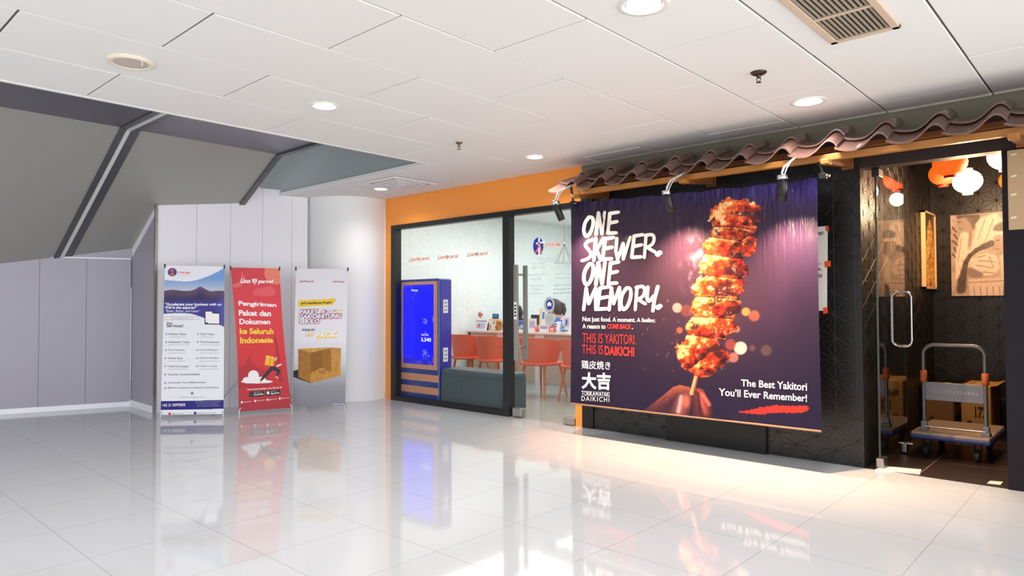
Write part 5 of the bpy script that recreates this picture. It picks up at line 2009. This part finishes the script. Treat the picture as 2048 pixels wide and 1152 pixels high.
mat('skin', rgb(214, 160, 128), 0.55)
mat('lips', rgb(186, 100, 90), 0.5)
mat('eye_dark', rgb(30, 22, 20), 0.3)
mat('hair_dark', rgb(38, 28, 28), 0.5, bump=(30, 0.4, (6, 6, .6)))
mat('hair_brown', rgb(62, 44, 38), 0.5, bump=(30, 0.4, (6, 6, .6)))
mat('shirt_blue', rgb(30, 92, 176), 0.8)
mat('shirt_black', rgb(34, 36, 44), 0.8)
mat('trousers', rgb(40, 42, 52), 0.8)


def clerk(label, x, y, rz, hair_m, shirt_m, tail):
    t = thing('person', label, 'person', (x, y, 0), None, rz)
    chains = [[((0, 0, .50), .115), ((0, -.01, .66), .105), ((0, -.05, .82), (.125, .10)), ((0, -.085, .94), (.10, .075)), ((0, -.115, 1.0), .05), ((0, -.14, 1.06), .046)]]
    for s in (-1, 1):
        chains.append([((0, -.085, .94), (.10, .075)), ((s * .15, -.085, .93), .052), ((s * .20, -.19, .80), .042), ((s * .13, -.36, .835), .030), ((s * .11, -.40, .838), .026), ((s * .10, -.45, .832), (.034, .018))])
        chains.append([((0, 0, .50), .115), ((s * .095, -.05, .50), .085), ((s * .11, -.40, .50), .062), ((s * .11, -.39, .30), .055), ((s * .11, -.36, .09), .038), ((s * .115, -.46, .035), .034)])
    V, F = skin_mesh(chains)
    mb = MB().add(V, F, 0, True)
    # head with face, tilted towards the desk
    Q = Matrix.Rotation(math.radians(28), 4, 'X')
    hc = Vector((0, -.175, 1.145))
    hd = MB()
    hd.sphere((0, 0, 0), .1, 24, 18, scale=(.78, .95, 1.15))
    hv = []
    for p in hd.v:
        p = Vector(p)
        if p.z < -.03:                      # jaw narrows to the chin
            k = min(1, (-.03 - p.z) / .09)
            p.x *= 1 - .32 * k
            p.y = p.y * (1 - .18 * k) - .012 * k
        if p.y < -.05 and -.03 < p.z < .02 and abs(p.x) < .018:
            p.y -= .016 * (1 - abs(p.x) / .018) * (1 - (p.z + .03) / .05)   # nose
        if p.y < -.05 and .01 < p.z < .03 and .015 < abs(p.x) < .045:
            p.y += .007
        hv.append(hc + Q @ p)
    mb.add(hv, hd.f, 0, True)
    for s in (-1, 1):
        e = MB().sphere((s * .079, .005, -.005), .022, 10, 8, scale=(.35, .7, 1.2))
        mb.add([hc + Q @ Vector(p) for p in e.v], e.f, 0, True)
    # fingers
    for s in (-1, 1):
        for k in range(4):
            x0 = s * .10 + (k - 1.5) * .017
            L = (.060, .070, .066, .052)[k]
            mb.tube([(x0, -.455, .832), (x0, -.455 - L * .5, .838), (x0, -.455 - L * .85, .826), (x0, -.455 - L, .812)], [.0085, .008, .0075, .006], 8)
        mb.tube([(s * .075, -.42, .832), (s * .058, -.45, .832), (s * .056, -.475, .822)], [.010, .009, .007], 8)
    mb.build('body', 'skin', t)
    f = MB()
    for s in (-1, 1):
        e = MB().sphere((s * .030, -.084, .018), .0095, 10, 8, scale=(1.2, .6, .7))
        f.add([hc + Q @ Vector(p) for p in e.v], e.f, 0, True)
    f.build('eye', 'eye_dark', t)
    e = MB().sphere((0, -.088, -.052), .018, 12, 8, scale=(1.1, .45, .35))
    MB().add([hc + Q @ Vector(p) for p in e.v], e.f, 0, True).build('mouth', 'lips', t)
    # hair: a cap over the skull, longer at the back
    h = MB().sphere((0, 0, 0), .112, 26, 20, scale=(.84, .98, 1.12))
    keep, vs = [], [Vector(p) for p in h.v]
    for fc in h.f:
        c_ = sum((vs[i] for i in fc), Vector()) / 4
        if c_.y > -.035 or c_.z > .055:
            keep.append(fc)
    vs2 = []
    for p in vs:
        p = p + Vector((0, .010, .006))
        if p.z < -.02 and p.y > 0:
            p.z -= .03
        vs2.append(hc + Q @ p)
    hb = MB().add(vs2, keep, 0, True)
    if tail == 'pony':
        b0 = hc + Q @ Vector((0, .10, .02))
        hb.tube([b0, b0 + Vector((0, .05, -.03)), b0 + Vector((0, .07, -.11)), b0 + Vector((0, .05, -.22))], [.028, .036, .032, .008], 12)
    else:
        for s in (-1, 0, 1):
            b0 = hc + Q @ Vector((s * .06, .05, -.02))
            hb.tube([b0, b0 + Vector((s * .02, .03, -.10)), b0 + Vector((s * .015, .02, -.22))], [.055, .055, .03], 12)
    hb.build('hair', hair_m, t)
    # shirt: a fuller copy of torso and upper arms
    cs = [[((0, 0, .50), .125), ((0, -.01, .66), .118), ((0, -.05, .82), (.138, .113)), ((0, -.085, .94), (.112, .087)), ((0, -.108, .99), .062)]]
    for s in (-1, 1):
        cs.append([((0, -.085, .94), (.112, .087)), ((s * .15, -.085, .93), .064), ((s * .20, -.19, .80), .054), ((s * .165, -.275, .818), .046)])
    V, F = skin_mesh(cs)
    MB().add(V, F, 0, True).build('shirt', shirt_m, t)
    cs = []
    for s in (-1, 1):
        cs.append([((0, 0, .49), .125), ((s * .095, -.05, .50), .096), ((s * .11, -.40, .50), .072), ((s * .11, -.39, .30), .066), ((s * .11, -.365, .12), .052)])
    V, F = skin_mesh(cs)
    MB().add(V, F, 0, True).build('trousers', 'trousers', t)
    # the stool the clerk sits on
    st = thing('stool', 'black round stool under the clerk in ' + ('blue' if 'blue' in label else 'black'), 'stool', (x, y, 0), None, rz)
    MB().lathe([(0.0001, .34), (.17, .34), (.18, .36), (.17, .385), (0.0001, .39)], seg=28).build('seat', 'black_plastic', st)
    MB().tube([(0, 0, .34), (0, 0, .03)], .022, 12).build('column', 'steel', st)
    MB().lathe([(0.0001, .03), (.05, .03), (.19, .01), (.19, 0), (0.0001, 0)], seg=28).build('base', 'black_plastic', st)
    return t


p = PY(1116, 640, 8.05)
clerk('person in a blue shirt with dark tied hair, behind the round door stickers', p[0] + .10, 8.12, math.radians(-62), 'hair_brown', 'shirt_blue', 'pony')
p = PY(1026, 640, 8.0)
clerk('person in black with black hair behind the door handles', p[0] + .02, 8.16, math.radians(-5), 'hair_dark', 'shirt_black', 'long')
# ------------------------------------------------------------------ restaurant entrance
d2 = wthing('glass_door', 'frameless glass door with a long chrome loop handle, standing open into the dark entrance', 'door', (-1.40, 5.43, 0))
gd0, gd1 = 5.43, 6.19
MB().box((-1.406, gd0 + .001, 0.015), (-1.394, gd1 - .001, 2.14)).build('pane', 'door_glass', d2)
MB().box((-1.4065, gd0 - .002, 0.015), (-1.3935, gd0, 2.14)).box((-1.4065, gd1, 0.015), (-1.3935, gd1 + .002, 2.14)).build('pane_edge', 'glass_edge', d2)
mb = MB()
hy = 6.09
zt, zb_ = 1.275, 0.845
for s in (-1, 1):
    P = []
    r = 0.075
    xs = -1.40 + s * 0.007
    xo = -1.40 + s * 0.072
    P = [(xs, hy, zt)]
    for k in range(7):
        a = PI / 2 * k / 6
        P.append((xo - s * .05 + s * .05 * math.sin(a), hy, zt - .05 + .05 * math.cos(a)))
    for k in range(7):
        a = PI / 2 * k / 6
        P.append((xo - s * .05 + s * .05 * math.cos(a), hy, zb_ + .05 - .05 * math.sin(a)))
    P.append((xs, hy, zb_))
    mb.tube(P, 0.0125, 14)
mb.build('handle', 'chrome', d2)
MB().box((-1.425, gd0 - .01, .006), (-1.375, gd0 + .11, .075), .005).build('hinge_fitting', 'steel', d2)
MB().box((-1.420, gd1 - .10, .012), (-1.380, gd1 + .005, .085), .005).build('lock_fitting', 'steel', d2)
MB().tube([(-1.445, gd1 - .05, .075), (-1.345, gd1 - .05, .075)], .010, 10).build('lock_knob', 'chrome', d2)
MB().box((-1.425, gd0 - .01, 2.10), (-1.375, gd0 + .11, 2.16), .005).build('hinge_fitting', 'black_plastic', d2)

# lanterns
emat('lantern_white', (1.0, 0.74, 0.44, 1), 20.0)
emat('lantern_red', (1.0, 0.15, 0.008, 1), 0.85, rgb(190, 60, 20))
mat('lantern_cap_red', rgb(150, 30, 16), 0.5)
mat('lantern_cap_white', rgb(226, 196, 150), 0.5)


def lantern(x, y, z, r, kind, label, light=0.0):
    t = thing('paper_lantern', label, 'lantern', (x, y, z), 'round paper lanterns hanging in the restaurant entrance')
    prof = []
    n = 24
    zr = r * 0.88
    for k in range(n + 1):
        a = -PI / 2 + PI * k / n
        a = max(-1.22, min(1.22, a))
        rr = r * math.cos(a) * (1 + 0.012 * math.cos(k * PI))
        prof.append((rr, zr * math.sin(a)))
    seen, pf_ = set(), []
    for q in prof:
        kk = (round(q[0], 5), round(q[1], 5))
        if kk not in seen:
            seen.add(kk)
            pf_.append(q)
    MB().lathe(pf_, seg=36).build('paper_shade', 'lantern_' + kind, t)
    zt_ = zr * math.sin(1.22)
    rt_ = r * math.cos(1.22)
    for s, nm in ((1, 'top_ring'), (-1, 'bottom_ring')):
        MB().lathe([(rt_ * .98, s * (zt_ - .004)), (rt_ * 1.06, s * (zt_ + .002)), (rt_ * 1.06, s * (zt_ + .018)), (rt_ * .9, s * (zt_ + .018)), (0.0001, s * (zt_ + .016))], seg=28).build(nm, 'lantern_cap_' + kind, t)
    MB().tube([(0, 0, zt_ + .015), (0, 0, max(zt_ + .03, 2.80 - z))], .003, 6).build('cord', 'black_plastic', t)
    if light:
        lamp('lantern_bulb', 'POINT', (x, y, z - zt_ - .09), light, (1.0, 0.64, 0.36), size=0.06)
    return t


def lpos(px, py, y):
    p = PY(px, py, y)
    return p[0], p[1], p[2]


lantern(*lpos(1900, 326, 6.15), 0.118, 'red', 'orange red paper lantern in front, its upper half behind the lintel')
lantern(*lpos(1886, 348, 6.75), 0.108, 'red', 'orange red paper lantern hanging behind the front orange one', 1.5)
lantern(*lpos(1935, 363, 6.55), 0.104, 'white', 'glowing white paper lantern hanging lowest, beside the orange pair', 40)
lantern(*lpos(2011, 312, 6.35), 0.118, 'white', 'glowing white paper lantern high up beside the dark pier', 35)
lantern(*lpos(2026, 360, 7.0), 0.100, 'red', 'orange red paper lantern mostly hidden by the dark pier', 1.0)

# pictures
print_mat('photo_print', 0.4, 0.4)
RY = 7.7


def paint_people(u, v, px, py):
    X, Y = xy2(px, py, 1720, 300, 3.6)
    tone = lambda k: tuple(np.array([250, 220, 196]) * k + np.array([30, 16, 12]) * (1 - k))
    col = np.ones(X.shape + (3,)) * np.array(tone(.72)) / 255
    nz = fbm(X / 40, Y / 40, 3)
    col = blend(col, sstep(.40, .7, nz) * .5, tone(.5))

    def B(P, k, a=1.0, soft=7):
        P = np.array(P, float)
        m = sum(inpoly(X + dx, Y + dy, P.tolist()).astype(float) for dx, dy in ((0, 0), (soft, 0), (-soft, 0), (0, soft), (0, -soft))) / 5
        return blend(col, a * m, tone(k))

    def K(a, b, ra, rb, k, al=1.0, soft=.35):
        return blend(col, al * sstep(0, soft, capsule(X, Y, a, b, ra, rb)), tone(k))
    # lettered cloth behind the pair
    for k in range(5):
        col = K((668 + 10 * (k % 2), 560 + 48 * k), (692 + 8 * (k % 3), 592 + 48 * k), 9, 7, .3)
    # standing figure in a pale coat, face in profile
    col = B([(694, 470), (862, 462), (872, 520), (838, 600), (806, 560), (760, 496), (700, 502)], .28)
    col = B([(722, 600), (800, 570), (870, 486), (990, 452), (1040, 540), (960, 640), (900, 720), (820, 760), (770, 900), (690, 930), (690, 760)], .96)
    col = B([(700, 500), (752, 484), (806, 500), (822, 560), (800, 610), (768, 592), (738, 580), (712, 568), (700, 552), (710, 540), (696, 528)], .62)
    col = B([(760, 490), (812, 500), (838, 560), (812, 580), (796, 530)], .36)
    col = K((706, 520), (728, 518), 5, 4, .22)
    col = K((716, 566), (738, 568), 4, 3, .35)
    col = B([(784, 590), (812, 590), (800, 680), (776, 720)], .56)
    for a, b in (((830, 560), (790, 720)), ((900, 500), (850, 640)), ((960, 500), (900, 660)), ((730, 640), (706, 800))):
        col = K(a, b, 9, 5, .68, .8)
    # second figure in a head scarf
    col = B([(955, 580), (968, 545), (1010, 520), (1080, 520), (1080, 600)], .34)
    col = B([(946, 594), (1080, 578), (1080, 610), (952, 618)], .95)
    col = B([(962, 618), (1080, 610), (1080, 720), (1030, 760), (990, 740), (978, 712), (966, 700), (974, 684), (958, 668), (966, 648)], .66)
    col = B([(1040, 610), (1080, 606), (1080, 740), (1052, 700)], .42)
    col = K((982, 652), (1002, 648), 6, 5, .25)
    col = K((980, 712), (1000, 714), 4, 3, .4)
    col = B([(1008, 770), (1080, 700), (1080, 930), (1020, 930)], .9)
    # cloth bundle and arms
    col = B([(800, 790), (850, 750), (910, 738), (985, 760), (1010, 850), (960, 905), (870, 905), (800, 870)], .93)
    col = B([(772, 850), (800, 845), (890, 888), (880, 918), (800, 916), (772, 896)], .5)
    for a, b in (((840, 830), (960, 850)), ((860, 796), (980, 806)), ((850, 772), (910, 758)), ((890, 878), (970, 888)), ((930, 770), (960, 840))):
        col = K(a, b, 7, 4, .58, .8)
    # dark bundle of strands
    pts = [(945, 672), (890, 696), (838, 722), (790, 762), (762, 812), (748, 880), (736, 940), (728, 1000)]
    rad = [30, 26, 20, 20, 24, 30, 40, 46]
    for (a, b), (ra, rb) in zip(zip(pts[:-1], pts[1:]), zip(rad[:-1], rad[1:])):
        col = K(a, b, ra, rb, .2, .92, .5)
    col = blend(col, .35 * sstep(.55, .7, fbm(X / 7, Y / 14, 17)) * (X < 950) * inpoly(X, Y, [(690, 1040), (720, 800), (820, 690), (960, 640), (960, 700), (800, 790), (790, 1040)]), tone(.5))
    # lower clothes
    col = B([(780, 930), (1010, 915), (1080, 905), (1080, 1065), (790, 1065)], .86)
    col = B([(1036, 965), (1080, 935), (1080, 1065), (1030, 1065)], .25)
    for k in range(5):
        col = K((820 + 46 * k, 985), (826 + 46 * k, 1060), 6, 5, .55, .7)
    col = K((780, 955), (1060, 940), 6, 6, .6, .8)
    return blend(col, .22 * sstep(.5, .75, fbm(X / 8, Y / 8, 13)), tone(.5))


a, b = PY(1900, 430, RY), PY(1905, 592, RY)
pxa, pxb, pza, pzb = PY(1902, 510, RY - .03)[0], -0.60, PY(1902, 592, RY - .03)[2], PY(1902, 431, RY - .03)[2]
t = wthing('canvas_picture', 'large sepia canvas of two people on the back wall of the entrance', 'picture', ((pxa + pxb) / 2, RY, (pza + pzb) / 2))
MB().box((pxa, RY - .03, pza), (pxb, RY, pzb)).build('canvas_block', 'paper', t)
painted('printed_face', lambda u, v: np.stack([pxa + (pxb - pxa) * u, RY - .0312 + 0 * u, pza + (pzb - pza) * v], -1), 240, 280, paint_people, 'photo_print', t)


def paint_skewer(u, v, px, py):
    col = np.ones(u.shape + (3,)) * np.array([70, 44, 34]) / 255
    w = np.interp(v, [0, .1, .55, .8, .92, 1], [.30, .46, .38, .26, .06, 0])
    m = (np.abs(u - .58) < w) & (v < .93)
    n = fbm(u * 8, v * 26, 4)
    mc = blend(np.ones(u.shape + (3,)) * np.array([226, 150, 40]) / 255, sstep(.45, .65, n), (250, 206, 110))
    mc = blend(mc, sstep(.58, .75, fbm(u * 10, v * 30, 9)), (150, 80, 24))
    return np.where(m[..., None], mc, col)


def side_picture(y0, y1, z0, z1, label, painter):
    X0 = -1.487
    t = wthing('framed_picture', label, 'picture', (X0, (y0 + y1) / 2, (z0 + z1) / 2))
    mb = MB()
    f = .018
    mb.box((X0, y0, z0), (X0 + .035, y0 + f, z1)).box((X0, y1 - f, z0), (X0 + .035, y1, z1)).box((X0, y0, z0), (X0 + .035, y1, z0 + f)).box((X0, y0, z1 - f), (X0 + .035, y1, z1))
    mb.build('picture_frame', 'picture_wood', t)
    painted('printed_face', lambda u, v: np.stack([X0 + .02 + 0 * u, y0 + f + (y1 - y0 - 2 * f) * u, z0 + f + (z1 - z0 - 2 * f) * v], -1), 60, 120, painter, 'photo_print', t)


mat('picture_wood', rgb(226, 190, 140), 0.45)
pa, pb = PX(1848, 500, -1.465), PX(1870, 500, -1.465)
side_picture(pa[1], pb[1], PX(1848, 577, -1.465)[2], PX(1848, 421, -1.465)[2], 'narrow framed picture of an orange skewer on the entrance\'s side wall near the corner', paint_skewer)


def paint_board(u, v, px, py):
    col = np.ones(u.shape + (3,)) * np.array([214, 158, 96]) / 255
    col = blend(col, .5 * (fbm(u * 3, v * 20, 5) > .5), (236, 186, 120))
    for k in range(5):
        col = blend(col, 0.8 * ((np.abs(u - .5) < .16) & (np.abs(v - (.15 + .17 * k)) < .045) & (fbm(u * 22, v * 30, k) > .45)), (90, 50, 30))
    return col


# ------------------------------------------------------------------ hand trolley and box
mat('trolley_grey', rgb(112, 110, 114), 0.35, 0.5)
mat('trolley_deck', rgb(140, 122, 108), 0.5, noise=(12, 0.15, (1, 1, 1)))
mat('trolley_blue', rgb(36, 50, 104), 0.5)
mat('clip_orange', rgb(196, 98, 50), 0.5)
mat('rubber', rgb(22, 20, 20), 0.7)
tx0, tx1, ty0, ty1 = -1.335, -0.825, 6.02, 6.75
t = wthing('hand_trolley', 'platform hand trolley with a grey tube handle standing in the entrance', 'trolley', ((tx0 + tx1) / 2, (ty0 + ty1) / 2, 0))
MB().box((tx0, ty0, .165), (tx1, ty1, .200), .012).build('deck', 'trolley_deck', t)
MB().box((tx0 - .006, ty0 - .006, .145), (tx1 + .006, ty1 + .006, .185), .014).build('bumper', 'trolley_blue', t)
hy = 6.13
hx0, hx1, hz = -1.262, -0.862, 0.862
P = [(hx0, hy, .20)]
r = .075
P += [(hx0, hy, hz - r)] + [(hx0 + r - r * math.cos(a), hy, hz - r + r * math.sin(a)) for a in [PI / 2 * k / 8 for k in range(1, 9)]]
P += [(hx1 - r + r * math.sin(a), hy, hz - r + r * math.cos(a)) for a in [PI / 2 * k / 8 for k in range(9)]] + [(hx1, hy, .20)]
MB().tube(P, .0145, 14).build('handle_tube', 'trolley_grey', t)
MB().box((hx0, hy - .008, .435), (hx1, hy + .008, .575), .004).build('cross_plate', 'trolley_grey', t)
mb = MB()
x, z = hx0 + .03, .505
for k in range(13):
    mb.box((hx0 + .05 + k * .024, hy - .0095, .495), (hx0 + .066 + k * .024, hy - .0078, .495 + (.028 if k % 3 else .018)))
mat('emboss_grey', rgb(138, 136, 138), 0.4, 0.3)
mb.build('embossed_marks', 'emboss_grey', t)
for hx in (hx0, hx1):
    MB().lathe([(.018, 0), (.024, .004), (.024, .085), (.018, .09)], (hx, hy, .575), 16).build('clip', 'clip_orange', t)
    MB().box((hx - .028, hy - .03, .195), (hx + .028, hy + .04, .225), .005).box((hx - .022, hy - .02, .22), (hx + .022, hy + .02, .27), .005).build('hinge', 'trolley_grey', t)
MB().tube([(hx0, hy - .02, .232), (hx1, hy - .02, .232)], .007, 10).build('hinge_bar', 'steel', t)
for cx in (tx0 + .09, tx1 - .09):
    for cy in (ty0 + .10, ty1 - .10):
        mb = MB()
        mb.lathe([(.0001, -.017), (.042, -.017), (.048, -.010), (.048, .010), (.042, .017), (.0001, .017)], (cx, cy, .049), 24, M=Matrix.Rotation(PI / 2, 4, 'Y'))
        w = mb.build('caster', 'rubber', t)
        MB().box((cx - .026, cy - .02, .05), (cx - .019, cy + .02, .15)).box((cx + .019, cy - .02, .05), (cx + .026, cy + .02, .15)).box((cx - .035, cy - .035, .138), (cx + .035, cy + .035, .148)).build('fork', 'rubber', w)

mat('cardboard', rgb(182, 132, 66), 0.7, noise=(6, 0.12, (1, 1, 4)))
mat('cardboard_ink', rgb(52, 34, 22), 0.7)
mat('packing_tape', rgb(206, 168, 104), 0.35)
mat('cardboard_dark', rgb(120, 84, 46), 0.75, noise=(6, 0.12, (1, 1, 4)))
for lb, x0, x1, y0, y1, h, m_, words_ in (('printed cardboard box on the entrance floor behind the trolley', -1.17, -0.955, 7.05, 7.55, 0.475, 'cardboard', ('MIASK', '172')),
                                          ('darker cardboard box against the side wall behind the trolley', -1.46, -1.24, 7.1, 7.55, 0.44, 'cardboard_dark', ())):
    t = wthing('cardboard_box', lb, 'box', ((x0 + x1) / 2, (y0 + y1) / 2, 0))
    MB().box((x0, y0, 0), (x1, y1, h), .003).build('carton', m_, t)
    MB().box(((x0 + x1) / 2 - .03, y0 - .001, h - .10), ((x0 + x1) / 2 + .03, y1 + .001, h + .001)).build('tape', 'packing_tape', t)
    MB().prism([(x1 - .002, y0, h), (x1 - .002, y1, h), (x1 + .05, y1, h + .012), (x1 + .05, y0, h + .012)], (0, 0, .004)).build('flap', m_, t)
    mb = MB()
    if words_:
        fp = lambda x, y: (x, y0 - .0015, y)
        text_fit(mb, words_[0], (x0 + .035, .40, .335, x1 - .02, .40, .335), fp, 0, 0.04)
        text_fit(mb, words_[1], (x0 + .10, .30, .20, x1 - .03, .30, .20), fp, 0, 0.04)
    for k in range(3):
        disc(mb, x0 + .06, .06 + .05 * k, .02, .014, lambda x, y: (x, y0 - .0015, y), 0, 12)
    mb.build('print', 'cardboard_ink', t)

# pale panel fixed high on the dark pier
mat('menu_panel', rgb(184, 150, 112), 0.35, spec=0.6)
mat('pale_mark', rgb(236, 214, 190), 0.4)  # pale dashes across the beige panel
PYP = D - .030
q0, q1 = PY(2017, 460, PYP), PY(2017, 285, PYP)
t = wthing('menu_panel', 'beige panel fixed high on the dark pier beside the doorway', 'panel', (-.3, PYP, q0[2]))
MB().box((q0[0], PYP, q0[2]), (0.25, D - .012, 2.155), .004).build('board', 'menu_panel', t)
mb = MB()
for y in (308, 351, 388, 434):
    a, b = PY(2022, y + 4, PYP - .001), PY(2033, y - 2, PYP - .001)
    mb.quad((a[0], PYP - .001, a[2]), (b[0], PYP - .001, a[2] + .004), (b[0], PYP - .001, b[2]), (a[0], PYP - .001, b[2] - .004))
mb.build('marks', 'pale_mark', t)
# scrap of paper on the entrance floor
c = PZ(1990, 966, 0)
t = tag(MB().prism([tuple(PZ(x, y, 0.001)) for x, y in ((1980, 962), (2006, 964), (2001, 970), (1974, 967))], (0, 0, .002)).build('floor_sticker', 'paper'), 'small white sticker on the dark floor at the doorway\'s pier side', 'sticker')
